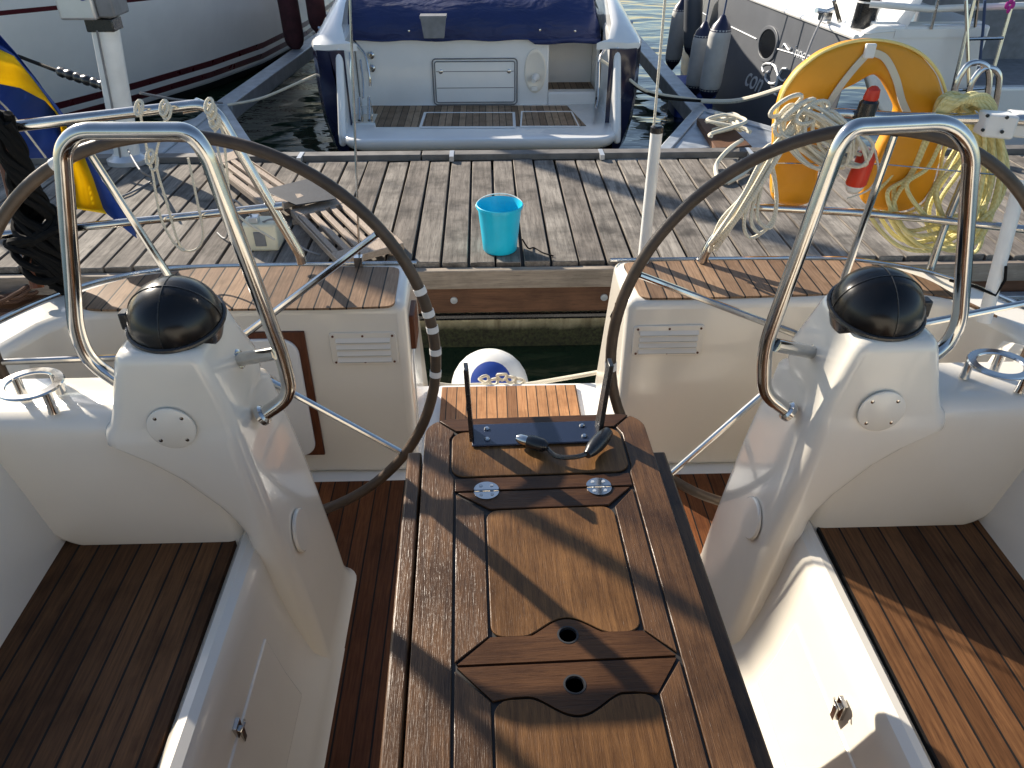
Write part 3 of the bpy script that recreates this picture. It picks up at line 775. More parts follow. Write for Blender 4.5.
for fx in (.12,.88):
    for fyy in (.25,.75): g.lathe([(.005,0),(.005,.002),(.003,.004)], (x0+(x1-x0)*fx, y0+.062*fyy, zt+.005), (0,0,1), 10)
obj('bolt', g, M['steel'], br, local=True)
# power cable with plugs lying on the table
t0 = P(560,450,Z=TZ)
pc = thing('power_cable', 'black power cable with two plugs lying on the aft end of the table', 'cable', t0)
z = TZ+.012
g = G(); pts = spline([P(545,446,Z=z),P(556,456,Z=z),P(575,457,Z=z+.004),P(590,452,Z=z+.006),P(598,444,Z=z+.008)], 8); g.tube(pts, .0042, seg=8); obj('lead', g, M['black'], pc)
def plug(a, b, rs, nm, m):
    a, b = Vector(a), Vector(b); n = len(rs); g = G(); g.tube([a+(b-a)*k/(n-1) for k in range(n)], rs, seg=14); return obj(nm, g, M[m], pc)
plug(P(548,447,Z=z+.003), P(528,441,Z=z+.003), [.006,.011,.012,.0125,.0125,.011], 'plug', 'black')
plug(P(528,441,Z=z+.003), P(517,438,Z=z+.003), [.0085,.009,.009,.006], 'plug_tip', 'steel')
plug(P(587,455,Z=z+.006), P(608,432,Z=z+.010), [.007,.012,.014,.0145,.013,.010], 'plug', 'black')

# ------------------------------------------------------------------ BALL FENDER behind the stern
c = P(490,387,Y=2.62); t = thing('ball_fender', 'round white ball fender with blue end floating behind the stern step', 'fender', c)
g = G(); g.ball(c, .158, seg=32); g2 = G()
n = 16; rings = []
for i in range(n+1):
    a = -math.pi/2+math.pi*i/n; rings.append([(c.x+.158*max(math.cos(a),1e-3)*math.cos(2*math.pi*k/32), c.y+.158*max(math.cos(a),1e-3)*math.sin(2*math.pi*k/32), c.z+.158*math.sin(a)) for k in range(32)])
g = G(); g.loft(rings); obj('ball', g, M['white'], t)
ax = Vector((.03,-.72,.68)).normalized(); g = G()
prof = []
for k in range(9):
    a = R(30)*(1-k/8); prof.append((.1595*math.sin(a), .1595*math.cos(a)))
prof = [(.078,.13)] + prof; g.lathe(prof, c, ax, 28); obj('blue_end', g, M['blueplastic'], t)
tr = thing('stern_rope', 'white rope with a knot strung across the walkway behind the step', 'rope', P(500,384,Y=2.40))
g = G(); g.tube(spline([P(436,384,Y=2.39),P(455,386,Y=2.40),P(480,385,Y=2.42),P(520,385,Y=2.42),P(560,379,Y=2.42),P(600,372,Y=2.38)], 10), .0085, seg=8)
for k in range(5):
    q = P(484+9*k, 379+3*math.sin(k*2.1), Y=2.41); g.tube([q+Vector((.018*math.cos(R(30*j)), .006*math.sin(R(60*j+40*k)), .013*math.sin(R(30*j)))) for j in range(12)], .006, True, 6)
obj('line', g, M['ropew'], tr)

# ------------------------------------------------------------------ BUCKET on the dock
c = P(500,249,Z=DZ+.001); c.z = DZ+.001
t = thing('bucket', 'bright turquoise plastic bucket standing at the dock edge', 'bucket', c)
g = G(); g.lathe([(r_*.9,h_*.93) for r_, h_ in [(.001,.004),(.088,.004),(.090,.0),(.094,.006),(.1,.07),(.118,.235),(.126,.236),(.126,.252),(.1225,.254),(.115,.236),(.096,.07),(.089,.012),(.001,.012)]], c, (0,0,1), 40)
obj('body', g, M['cyan'], t)
g = G(); g.tube([c+Vector((.116*math.cos(R(a)), .118*math.sin(R(a)), .222+.022*abs(math.sin(R(a))))) for a in range(0,181,10)], .003, seg=6); obj('handle', g, M['white'], t)
g = G(); q = c+Vector((.11,-.03,.004)); g.tube(spline([q+Vector((0,0,.06)),q+Vector((.03,-.02,.02)),q+Vector((.06,.03,.0)),q+Vector((.1,-.03,.0)),q+Vector((.15,-.07,.0))], 6), .004, seg=6); obj('lanyard', g, M['ropeb'], t)

# ------------------------------------------------------------------ GANGWAY GRATINGS, MAT, BOX on the dock
def grating(label, c4_, z, nslat, th=.035, legs=0.):
    A, B, C, D = [Vector((p.x,p.y,z)) for p in PL(c4_, Z=z)]
    base = (A+B+C+D)/4; base.z = DZ
    t = thing('duckboard', label, 'duckboard', base, 'slatted duckboards on the dock')
    def q(u, v, dz=0): return (A*(1-u)+B*u)*(1-v)+(D*(1-u)+C*u)*v + Vector((0,0,dz))
    def bar(u0,u1,v0,v1,z0,z1):
        g = G(); cs = [(u0,v0),(u1,v0),(u1,v1),(u0,v1)]
        g.loft([[q(u,v,z0) for u, v in cs],[q(u,v,z1) for u, v in cs]]); return g
    g = G()
    for k in range(nslat):
        u0 = k/nslat+.035; u1 = (k+1)/nslat-.07*4/nslat
        b_ = bar(u0,u1,.14,.86,-.02,0); g.add(b_.v, b_.f)
    obj('slat', g, M['greywood'], t, bevel=.003)
    g = G()
    for v0, v1 in ((0,.14),(.86,1.)): b_ = bar(0,1,v0,v1,-th,.001); g.add(b_.v, b_.f)
    b_ = bar(.0,.02,.14,.86,-th,0); g.add(b_.v, b_.f); b_ = bar(.98,1,.14,.86,-th,0); g.add(b_.v, b_.f)
    obj('end_board', g, M['greywood'], t, bevel=.004)
    g = G()
    for u in (.08,.92):
        for v in (.06,.94):
            p = q(u,v); g.box((p.x-.03,p.y-.03,DZ),(p.x+.03,p.y+.03,z-th))
    obj('foot', g, M['greywood'], t)
grating('grey slatted duckboard behind the left wheel, the farther one beside the power post', [(206,160),(236,150),(304,196),(268,209)], -1.50, 4)
grating('brown slatted duckboard near the dock edge, the nearer one beside the cream box', [(290,210),(350,193),(404,243),(338,261)], -1.535, 6)
cs = PL([(262,190),(318,178),(336,197),(296,204)], Z=-1.495); base = sum(cs, Vector())/4
g = G(); g.loft([[p+Vector((0,0,-.012)) for p in cs],[p+Vector((0,0,.0 + .012*math.sin(i*2))) for i, p in enumerate(cs)]])
tag(obj('rubber_mat', g, M['mat'], None, base=base, bevel=.004), 'dark grey rubber mat lying across the slatted duckboards', 'mat')
c = P(263,250,Z=DZ); t = thing('plastic_box', 'small cream plastic box with grey panel on the dock edge', 'box', c)
g = G(); W, D_, H = .085,.07,.14
g.box(c+Vector((-W,-.02,0)), c+Vector((W,.11,H))); obj('body', g, M['cream'], t, bevel=.012)
g = G(); g.box(c+Vector((-.025,-.026,.03)), c+Vector((.03,-.02,.105))); obj('panel', g, M['grey'], t, bevel=.003)
g = G(); g.box(c+Vector((-.045,.0,H)), c+Vector((-.0,.05,H+.03))); obj('socket', g, M['alu'], t, bevel=.004)
g = G(); g.tube(spline([c+Vector((-.03,.02,H+.03)),c+Vector((-.12,.05,H+.10)),c+Vector((-.2,.1,.03)),c+Vector((-.28,.2,.01))], 8), .005, seg=6)
g.tube(spline([c+Vector((.02,.02,H)),c+Vector((.10,-.02,H+.02)),c+Vector((.2,-.05,.04)),c+Vector((.3,-.09,.01))], 8), .005, seg=6)
obj('lead', g, M['grey'], t)

# ------------------------------------------------------------------ SHORE POWER POST
c = P(133,166,Z=DZ); c.z = DZ; c.y = 5.02
c = P(133,166,Y=5.02); c.z = DZ
t = thing('power_post', 'white shore power post with grey socket head standing at the far dock edge', 'power post', c)
LEAN = (.10,0,1); c = c + Vector((-.02,0,0))
g = G(); g.lathe([(.13,0),(.13,.03),(.10,.045),(.085,.06)], c, (0,0,1), 24, sc=(1,.8)); obj('foot', g, M['alu'], t)
g = G(); g.lathe([(.080,.05),(.080,.80)], c, LEAN, 28, sc=(1,.8)); obj('column', g, M['white'], t)
g = G(); g.tube([c+Vector((-.015,-.066,.05)),c+Vector((.028,-.070,.4)),c+Vector((.06,-.070,.8))], .006, seg=6); obj('cable', g, M['grey'], t)
g = G(); g.box(c+Vector((-.00,-.07,.79)), c+Vector((.16,.07,.86))); obj('collar', g, M['black'], t, bevel=.006)
g = G(); g.box(c+Vector((-.11,-.12,.86)), c+Vector((.10,.10,1.25))); obj('head', g, M['alu'], t, bevel=.015)
g = G(); g.box(c+Vector((.102,-.10,.87)), c+Vector((.20,.12,1.25))); obj('side_panel', g, M['grey'], t, bevel=.012)
g = G(); g.lathe([(.022,0),(.022,-.012),(.014,-.02)], c+Vector((.055,-.121,.985)), (0,1,0), 14); obj('socket', g, M['blueplastic'], t)

# ------------------------------------------------------------------ FLAG
rows = [[(-34,-8),(-34,28),(-34,74),(-36,166)],[(0,36),(-1,49),(0,84),(-8,161)],[(16,54),(14,56),(20,88),(16,159)],[(31,73),(29,74),(45,101),(40,158)],[(50,97),(47,98),(57,114),(54,158)],[(69,121),(64,122),(62,135),(60,158)],[(90,150),(82,151),(67,157),(65,160)],[(108,176),(93,178),(75,185),(74,186)],[(128,205),(103,208),(76,206),(75,207)],[(137,238),(107,214),(77,209),(76,210)]]
FYY = 2.32
sub = 5; nr = (len(rows)-1)*sub+1; nc = 3*sub+1; g = G(); vs = []
for i in range(nr):
    a = min(i//sub, len(rows)-2); u = i/sub-a
    for j in range(nc):
        b_ = min(j//sub, 2); v = j/sub-b_
        p00, p01, p10, p11 = rows[a][b_], rows[a][b_+1], rows[a+1][b_], rows[a+1][b_+1]
        x = (p00[0]*(1-v)+p01[0]*v)*(1-u)+(p10[0]*(1-v)+p11[0]*v)*u; y = (p00[1]*(1-v)+p01[1]*v)*(1-u)+(p10[1]*(1-v)+p11[1]*v)*u
        dep = FYY + .05*math.sin(j*.75+i*.06) + .02*math.sin(i*.5+j*.3)
        vs.append(P(x, y, Y=dep))
fs = []
for i in range(nr-1):
    for j in range(nc-1): fs.append((i*nc+j, i*nc+j+1, (i+1)*nc+j+1, (i+1)*nc+j))
g.add(vs, fs); g.m = [1 if (k % (nc-1))//sub == 1 else 0 for k in range(len(fs))]
o = obj('flag', g, [M['fblue'], M['fyell']], None, base=P(0,60,Y=FYY), ang=180)
sm = o.modifiers.new('cloth', 'SOLIDIFY'); sm.thickness = .002
tag(o, 'blue and yellow Swedish flag hanging in folds at the left of the stern', 'flag')
fst = thing('flagstaff', 'wooden flagstaff leaning out over the left stern quarter carrying the flag', 'flagstaff', (-1.36,2.02,-1.0))
g = G(); g.tube([(-1.36,2.02,-1.0),(-1.42,2.22,-.5),(-1.56,2.62,.62)], [.018,.019,.017], seg=10); obj('pole', g, M['brownwood'], fst)
g = G(); g.ball((-1.562,2.63,.635), .022, seg=12); obj('finial', g, M['brownwood'], fst)
g = G(); g.tube(spline([P(-20,85,Y=2.24),P(10,112,Y=2.23),P(46,158,Y=2.24)], 6), .003, seg=6)
tag(obj('flag_halyard', g, M['ropew'], None, base=P(10,112,Y=2.23)), 'thin white cord crossing the blue part of the flag', 'cord')

# ------------------------------------------------------------------ BLACK MOORING ROPE bundle at the left rail
t0 = P(30,220,Y=2.02)
rb = random.Random(3); g = G()
spine = [P(2,118,Y=1.98),P(12,150,Y=1.98),P(22,180,Y=1.98),P(32,210,Y=2.0),P(46,238,Y=2.0),P(56,265,Y=2.0),P(62,288,Y=2.0)]
wid = [.02,.028,.03,.045,.06,.05,.025]
for k in range(16):
    pts = []
    ph = rb.uniform(0,6.28); f = rb.uniform(1.3,2.6)
    for i, (p, w) in enumerate(zip(spine, wid)):
        a = ph+i*f; pts.append(p+Vector((w*math.cos(a), w*.8*math.sin(a), rb.uniform(-.012,.012))))
    g.tube(spline(pts, 6), .0105, seg=7)
for k in range(7):
    c = P(40+rb.uniform(-12,14), 222+k*7, Y=2.0); rr_ = .055
    g.tube([c+Vector((rr_*math.cos(R(20*j)), rr_*.9*math.sin(R(20*j)), .03*math.sin(R(20*j)+k))) for j in range(18)], .0105, True, 7)
tag(obj('mooring_rope', g, M['ropeb'], None, base=t0), 'thick black rope bundle hanging beside the flag at left', 'rope')

# white lanyards hanging from the left stern rail
def lan(label, pts, Y, extra=()):
    g = G(); g.tube(spline([P(a,b,Y=Y) for a, b in pts], 7), .0034, seg=6)
    for e in extra:
        q = P(*e, Y=Y-.012); g.tube([q+Vector((.011*math.cos(R(30*j)), .009*math.sin(R(30*j)), .017*math.sin(R(30*j+20)))) for j in range(12)], .0042, True, 6)
    tag(obj('lanyard', g, M['ropew'], None, base=P(*pts[0],Y=Y)), label, 'cord', 'white cords on the left stern rail')
lan('long knotted white cord loop hanging from the left stern rail before the power post', [(138,104),(140,112),(147,150),(152,170),(160,215),(172,240),(182,250),(186,250)], 2.06, ((139,108),(150,157),(154,163)))
lan('white cord hanging as a wide drop loop between two knots of the left rail', [(163,106),(165,120),(156,160),(166,200),(180,245),(195,250),(203,235),(196,195),(188,158)], 2.07, ((164,108),(167,112)))
lan('white cord hanging from the rail end beside the slatted duckboard', [(208,104),(214,125),(218,150),(226,180),(231,206),(246,222),(275,240)], 2.05, ((209,106),(212,112),(214,120)))
lan('white cord hanging straight from the bend of the left stern rail', [(210,108),(222,130),(226,160),(230,205)], 2.07, ((216,122),))

# brown rope coil at left on finger
g = G(); rb = random.Random(5); c = P(14,306,Z=-1.78)
for k in range(9):
    ra = rb.uniform(.06,.16); off = Vector((rb.uniform(-.05,.05),rb.uniform(-.05,.05),.015+.012*k))
    g.tube([c+off+Vector((ra*1.25*math.cos(2*math.pi*j/24), ra*math.sin(2*math.pi*j/24), .01*math.sin(j*1.1+k))) for j in range(24)], .009, True, 7)
g.tube(spline([c+Vector((.1,.05,.05)),c+Vector((.25,.2,.03)),c+Vector((.3,.5,.02)),c+Vector((.1,.9,.1))], 8), .009, seg=7)
tag(obj('rope_coil', g, M['roper'], None, base=c), 'brown rope coil lying on the narrow pontoon at far left', 'rope')
# narrow pontoon at the left of the yacht and grating pontoon at the right
g = G(); FZ = -1.80; x = -3.2
pf = thing('side_pontoon', 'grey plank pontoon beside the yacht at the far left under brown rope', 'pontoon', (-2.3,2.6,WZ))
while x < -1.75: g.box((x,1.2,FZ-.03),(x+.105,3.40,FZ)); x += .117
obj('deck_board', g, M['dockw'], pf, bevel=.003, seg=1)
g = G(); g.box((-3.2,1.2,WZ-.2),(-1.77,3.39,FZ-.032)); obj('float', g, M['antif'], pf)
pf = thing('grating_pontoon', 'dark grating pontoon beside the yacht quarter at the far right', 'pontoon', (2.5,2.6,WZ))
g = G(); x = 1.95
while x < 3.4: g.box((x,1.2,FZ-.03),(x+.012,3.4,FZ)); x += .04
y = 1.2
while y < 3.4: g.box((1.95,y,FZ-.028),(3.4,y+.012,FZ-.002)); y += .04
obj('grating', g, M['grey'], pf)
g = G()
for b_ in (((1.9,1.2),(1.95,3.4)),((3.4,1.2),(3.45,3.4)),((1.95,3.35),(3.4,3.4)),((1.95,2.6),(3.4,2.66))): g.box((b_[0][0],b_[0][1],FZ-.06),(b_[1][0],b_[1][1],FZ+.02))
g.box((1.95,1.2,WZ-.2),(3.4,3.34,FZ-.065)); obj('frame', g, M['galv'], pf, bevel=.004)

# ------------------------------------------------------------------ HORSESHOE BUOY
BY = 2.16
out = [(776,205),(773,192),(775,160),(776,120),(784,92),(800,70),(822,53),(848,43),(875,40),(903,45),(925,57),(940,76),(947,100),(947,125),(942,160),(936,185),(925,203),(908,213),(890,214),(868,208)]
inn = [(862,196),(866,180),(880,150),(893,125),(900,112),(893,96),(884,80),(875,75),(866,80),(856,86),(842,92),(832,105),(826,125),(822,160),(818,190),(811,206),(795,208)]
outline = fillet([P(a,b,Y=BY) for a, b in out+inn], .02, 3, True)
base = P(862,212,Y=BY+.05)
lbu = thing('horseshoe_buoy', 'orange yellow horseshoe lifebuoy hung on the right stern rail', 'lifebuoy', base)
g = G(); cen = sum(outline, Vector())/len(outline)
# inset rings for a padded cross-section: offset along 2D normals
def offs(poly, d):
    n = len(poly); r_ = []
    for i in range(n):
        t_ = poly[(i+1)%n]-poly[i-1]; nn = Vector((t_.z,0,-t_.x)).normalized(); r_.append(poly[i]+nn*d)
    return r_
area = sum(outline[i].x*outline[(i+1)%len(outline)].z-outline[(i+1)%len(outline)].x*outline[i].z for i in range(len(outline)))
sg = 1 if area < 0 else -1
rings = []
for d, dy in ((.014,0),(.006,.004),(.001,.014),(0,.035),(.006,.05),(.014,.055)):
    rings.append([p+Vector((0,dy,0)) for p in offs(outline, sg*d)])
g.loft(rings); obj('cushion', g, M['orange'], lbu, ang=50)
g = G(); ol = [P(a,b,Y=BY+.012) for a, b in out[1:-1]]; g.tube(spline(ol, 5), .0045, seg=7); obj('piping', g, M['piping'], lbu)
g = G()
for pts in ([(870,52),(855,68),(838,90),(826,110)],[(870,52),(885,58),(896,78),(902,100),(908,114)]):
    pp = spline([P(a,b,Y=BY-.008) for a, b in pts], 8); prof = []
    for i, p in enumerate(pp):
        t_ = (pp[min(i+1,len(pp)-1)]-pp[max(i-1,0)]).normalized(); n_ = Vector((t_.z,0,-t_.x))
        prof.append([p+n_*.009+Vector((0,.004,0)), p-n_*.009+Vector((0,.004,0)), p-n_*.009, p+n_*.009])
    g.loft(prof)
obj('strap', g, M['strap'], lbu)
c = P(870,51,Y=BY-.012); g = G(); g.box(c-Vector((.014,.004,.018)), c+Vector((.014,.008,.018))); obj('buckle', g, M['white'], lbu, bevel=.003)
# rescue lights
c = P(866,112,Y=2.09); t = thing('rescue_light', 'small red and black rescue light inside the horseshoe opening', 'rescue light', c)
g = G(); g.lathe([(.022,-.03),(.025,-.026),(.025,.026),(.02,.032)], c, (0.1,0,1), 18); obj('base', g, M['black'], t)
g = G(); g.lathe([(.018,.03),(.02,.038),(.017,.058),(.008,.066),(.001,.068)], c, (.1,0,1), 18); obj('lamp', g, M['red'], t)
c = P(862,168,Y=2.06); t = thing('float_light', 'red float light cylinder hanging below the right stern rail', 'rescue light', c)
g = G(); g.lathe([(.025,-.048),(.028,-.043),(.025,.04),(.02,.05),(.001,.052)], c, (.14,0,1), 22); obj('body', g, M['red'], t)
g = G(); g.lathe([(.001,-.075),(.014,-.07),(.022,-.06),(.025,-.048)], c, (.14,0,1), 22); obj('lens', g, M['white'], t)
g = G(); g.tube(spline([c+Vector((.01,-.02,.06)),c+Vector((.03,-.035,0)),c+Vector((.02,-.03,-.05)),c+Vector((-.03,-.02,-.08))], 6), .003, seg=6); obj('tether', g, M['ropew'], t)

# ------------------------------------------------------------------ ROPES on the right rail
rb = random.Random(11)
g = G(); base = P(812,140,Y=2.07)
for k in range(11):
    ax_ = rb.uniform(796,832); top = rb.uniform(104,122); w = rb.uniform(16,40); bot = rb.uniform(150,172); dx = rb.uniform(8,34)
    Yk = 2.06+rb.uniform(-.03,.04)
    pts = [P(ax_,top,Y=Yk),P(ax_+w*.6,top+8,Y=Yk-.02),P(ax_+w+dx*.3,(top+bot)/2,Y=Yk-.03),P(ax_+dx+w*.4,bot,Y=Yk-.02),P(ax_+dx*.6,bot-3,Y=Yk),P(ax_-w*.4+dx*.2,(top+bot)/2+4,Y=Yk+.015),P(ax_-w*.35,top+10,Y=Yk+.01)]
    g.tube(spline(pts, 6, True), .0052, True, 7)
for k in range(7):
    c = P(rb.uniform(782,820), rb.uniform(104,132), Y=2.05); r1, r2 = rb.uniform(.025,.05), rb.uniform(.02,.045); th = rb.uniform(0,3)
    g.tube([c+Vector((r1*math.cos(2*math.pi*j/20), .02*math.sin(2*math.pi*j/20+th), r2*math.sin(2*math.pi*j/20+th*.4))) for j in range(20)], .0058, True, 7)
for k in range(6):
    g.tube(spline([P(788+k*4,140+2*k,Y=2.1),P(812+6*k,158+2*k,Y=2.07),P(838,176-4*k,Y=2.05)], 6), .0055, seg=6)
tag(obj('rope_hank', g, M['ropew'], None, base=base), 'cream rope hank in loose loops on the rail before the orange buoy', 'rope')
g = G()
for k in range(8):
    o_ = rb.uniform(-9,9); Yk = 2.06+rb.uniform(-.02,.03)
    g.tube(spline([P(790+o_*.5,128+rb.uniform(-4,4),Y=Yk),P(768+o_,160,Y=Yk-.015),P(748+o_*.8,195,Y=Yk-.02),P(726+o_,225+rb.uniform(-6,8),Y=Yk-.01),P(712+o_*.4,248+rb.uniform(-6,4),Y=Yk+.02)], 6), .0062, seg=7)
for k in range(3):
    g.tube(spline([P(768,165,Y=2.05),P(745+6*k,215,Y=2.04),P(750+10*k,238-5*k,Y=2.04),P(772+2*k,222-6*k,Y=2.05),P(776,190,Y=2.06)], 7, True), .0052, True, 6)
tag(obj('rope_bundle', g, M['ropew'], None, base=P(750,190,Y=2.06)), 'cream rope strands wrapped down the sloping leg of the right stern rail', 'rope')
# white rope tail running over the dock edge
g = G(); g.tube(spline([P(742,140,Z=DZ+.03),P(728,150,Z=DZ+.09),P(716,166,Z=DZ+.02),P(722,182,Z=DZ+.02),P(745,172,Z=DZ+.02),P(768,146,Z=DZ+.06),P(790,143,Z=DZ+.03)], 8), .014, seg=8)
tag(obj('mooring_line', g, M['ropew'], None, base=P(728,150,Z=DZ+.09)), 'thick white mooring line curling over the far dock edge beside the buoy', 'rope')
g = G(); base = P(950,190,Y=2.12)
for k in range(15):
    tx, ty = rb.uniform(938,972), rb.uniform(96,110); by = rb.uniform(226,260)
    Yk = 2.13+rb.uniform(-.05,.06); r_ = rb.uniform(984,1006)
    wide = k % 2 == 0
    l = rb.uniform(866,900) if wide else rb.uniform(905,940)
    bx = rb.uniform(905,945) if wide else rb.uniform(940,975)
    pts = [P(tx,ty,Y=Yk-.02),P(tx+20,ty+6,Y=Yk-.03),P(r_,150+rb.uniform(-15,15),Y=Yk-.03),P(r_-6,200,Y=Yk-.02),P((r_+bx)/2,by-12,Y=Yk-.01),P(bx,by,Y=Yk),P((l+bx)/2-4,by-8,Y=Yk+.02),P(l,by-42,Y=Yk+.03),P(l+22,170+rb.uniform(-8,8),Y=Yk+.05),P(max(l+40,928),132,Y=Yk+.05)]
    g.tube(spline(pts, 7, True), .0062, True, 7)
for k in range(9):
    o_ = k*4
    g.tube(spline([P(938-rb.uniform(0,4),118,Y=2.08),P(945+o_*.6,100+rb.uniform(-2,3),Y=2.06-.004*k),P(966+o_*.6,97+rb.uniform(-2,5),Y=2.05),P(985+o_*.3,106+rb.uniform(-2,5),Y=2.05),P(992,118,Y=2.08)], 6), .0066, seg=7)
tag(obj('hose_coil', g, M['ropey'], None, base=base), 'large pale yellow coil hanging on the rail right of the horseshoe buoy', 'rope coil')

# dock ladder hoops (steel) behind the coil
t = thing('dock_ladder', 'stainless ladder hoops standing at the far dock edge behind the yellow coil', 'ladder', P(975,150,Y=5.05))
for pts in ([(962,125),(950,120),(956,82),(968,64),(978,62),(988,66),(990,80),(984,118)],[(965,128),(970,84),(982,68),(994,68),(1000,76),(998,92),(992,122)]):
    g = G(); g.tube(fillet([P(a,b,Y=5.0) for a, b in pts], .12, 6), .019, seg=10); obj('handrail', g, M['steel'], t)
g = G()
for a, b in (((958,100),(992,103)),((956,112),(990,116))): g.tube([P(*a,Y=5.0),P(*b,Y=5.0)], .014, seg=8)
obj('rung', g, M['steel'], t)

# ------------------------------------------------------------------ GALVANISED MOORING BOOMS
BZ = -1.72
def boom(label, pts, w, h, gus, brace, group='mooring booms'):
    t = thing('mooring_boom', label, 'mooring boom', pts[0], group)
    g = G()
    a, b = Vector(pts[0]), Vector(pts[1]); d = (b-a).normalized(); n_ = Vector((-d.y,d.x,0))
    prof = [(-w/2,-h),(w/2,-h),(w/2,0),(-w/2,0)]
    g.loft([[a+n_*x_+Vector((0,0,z_)) for x_, z_ in prof],[b+n_*x_+Vector((0,0,z_)) for x_, z_ in prof]])
    obj('beam', g, M['galv'], t, bevel=.01)
    g = G()
    for p, q in brace:
        d2 = (q-p).normalized(); n2 = Vector((-d2.y,d2.x,0)); pr_ = [(-.045,-.10),(.045,-.10),(.045,.006),(-.045,.006)]
        g.loft([[p+n2*x_+Vector((0,0,z_)) for x_, z_ in pr_],[q+n2*x_+Vector((0,0,z_)) for x_, z_ in pr_]])
    obj('brace', g, M['galv'], t, bevel=.008)
    g = G(); g.prism([(p.x,p.y) for p in gus], 'z', BZ-.02, BZ-.012); obj('gusset', g, M['galv'], t)
    return t
a = P(222,104,Z=BZ); b = P(318,36,Z=BZ); b = a+(b-a)*1.25
k0 = P(60,150,Z=BZ); k1 = P(256,160,Z=BZ)
boom('grey steel mooring boom between the white sailboat and the motorboat', [a,b], .17, .14, [P(60,158,Z=BZ),P(250,158,Z=BZ),P(222,108,Z=BZ)], [(P(222,106,Z=BZ),P(254,156,Z=BZ)),(P(216,106,Z=BZ),P(150,158,Z=BZ))])
a = P(702,112,Z=BZ); b = P(636,38,Z=BZ); b = a+(b-a)*1.25
bm_t = boom('grey steel mooring boom between the motorboat and the slate grey yacht', [a,b], .15, .14, [P(664,152,Z=BZ),P(800,152,Z=BZ),P(790,134,Z=BZ),P(702,108,Z=BZ)], [(P(699,110,Z=BZ),P(664,150,Z=BZ)),(P(706,110,Z=BZ),P(800,137,Z=BZ))])
g = G(); pp = PL([(697,118),(726,120),(752,146),(716,148)], Z=BZ+.04); g.loft([[p-Vector((0,0,.05)) for p in pp],pp]); tag(obj('step_board', g, M['fascia'], None, base=pp[0], bevel=.004), 'dark step plank on the steel gusset right of the motorboat', 'plank')
g = G(); c = P(725,124,Z=BZ+.06); rb = random.Random(21)
pts = [P(rb.uniform(706,748), rb.uniform(112,138), Z=BZ+.06+.012*k) for k in range(16)]; g.tube(spline(pts, 8), .013, seg=7)
pts = [P(rb.uniform(712,742), rb.uniform(114,132), Z=BZ+.07+.012*k) for k in range(10)]; g.tube(spline(pts, 8), .013, seg=7)
tag(obj('rope_pile', g, M['ropew'], None, base=c), 'loose pile of white rope on the steel gusset right of the motorboat', 'rope')
# blue float below the boom
c = P(690,104,Z=-2.02); t = thing('boom_float', 'blue plastic float under the right mooring boom', 'float', c)
g = G(); g.prism(rrect(-.19,.19,-.20,.20,.05), 'z', -.16, .24)
for v in g.v: v += c
obj('body', g, M['blueplastic'], t, bevel=.02)
g = G(); g.prism(rrect(-.205,.205,-.215,.215,.05), 'z', .10, .14)
for v in g.v: v += c
obj('band', g, M['blueplastic'], t, bevel=.01)

# ------------------------------------------------------------------ MOTORBOAT
mb = thing('motorboat', 'white motorboat with navy hull sides and a teak swim platform, moored across the dock', 'motorboat', (-.1,8.5,WZ))
XM = -.135
# swim platform
def splat(o, z): return [(x,y,z) for x, y in rrect(-1.20+o,.95-o,5.98+o,7.25,.20,8)]
g = G(); g.loft([splat(.06,-1.86),splat(.02,-1.835),splat(0,-1.80),splat(0,-1.768),splat(.006,-1.754),splat(.016,-1.75)])
pl = obj('swim_platform', g, M['gelw'], mb, ang=60)
def quadpx(pts, Z, z0, z1):
    pp = PL(pts, Z=Z); g = G(); g.prism([(p.x,p.y) for p in pp], 'z', z0, z1); return g
g = quadpx([(376,127),(372,106),(567,106),(586,126)], -1.75, -1.7505, -1.746); obj('platform_teak', g, M['mbteak'], pl)
for q in ([(419,128.5),(424,113),(515,113),(516,128.5)],[(520,128),(521,112),(572,112),(580,128)]):
    pp = [Vector((p.x,p.y,0)) for p in PL(q, Z=-1.75)]
    g = G(); g.prism([(p.x,p.y) for p in pp], 'z', -1.748, -1.742); o = obj('hatch_rim', g, M['gelw'], pl)
    c = sum(pp, Vector())/4; g = G(); g.prism([(c.x+(p.x-c.x)*.94, c.y+(p.y-c.y)*.84) for p in pp], 'z', -1.743, -1.7395); obj('hatch_lid', g, M['mbteak'], o)
# transom
g = G()
xw0, xw1 = P(549,60,Y=7.0).x, P(598,60,Y=7.0).x; zw = P(570,92,Y=7.0).z; ztop = -1.20
g.box((-1.17,7.0,-1.80),(xw0,7.12,ztop)); g.box((xw0,7.0,-1.80),(xw1,7.12,zw))
obj('transom', g, M['gelw'], mb, bevel=.015)
g = G(); g.box((xw0,7.42,-1.72),(xw1,7.46,ztop+.0)); g.box((xw0-.03,7.121,-1.72),(xw0-.002,7.45,ztop-.005)); g.box((xw1+.002,7.121,-1.72),(xw1+.03,7.45,ztop-.005)); obj('walkway_wall', g, M['gelw'], mb)
g = G(); g.box((xw0,7.121,zw-.03),(xw1,7.42,zw-.012)); obj('walkway_step', g, M['mbteak'], mb)
g = G(); g.box((-1.20,6.992,ztop-.012),(xw0,7.3,ztop+.035)); obj('transom_cap', g, M['gelw'], mb, bevel=.012)
p, q = P(432,59,Y=6.99), P(517,104,Y=6.99)
g = G(); g.prism(rrect(p.x,q.x,q.z,p.z,.03), 'y', 6.990, 6.9985); o = obj('transom_hatch', g, M['gelw'], mb, bevel=.004)
g = G(); w_ = q.x-p.x
g.prism(rrect(p.x+.022,q.x-.022,q.z+.022,p.z-.022,.015), 'y', 6.982, 6.9905); o2 = obj('hatch_door', g, M['gelw'], o, bevel=.003)
g = G()  # grey tubes draw the shadow lines round frame and door; boxes are grooves
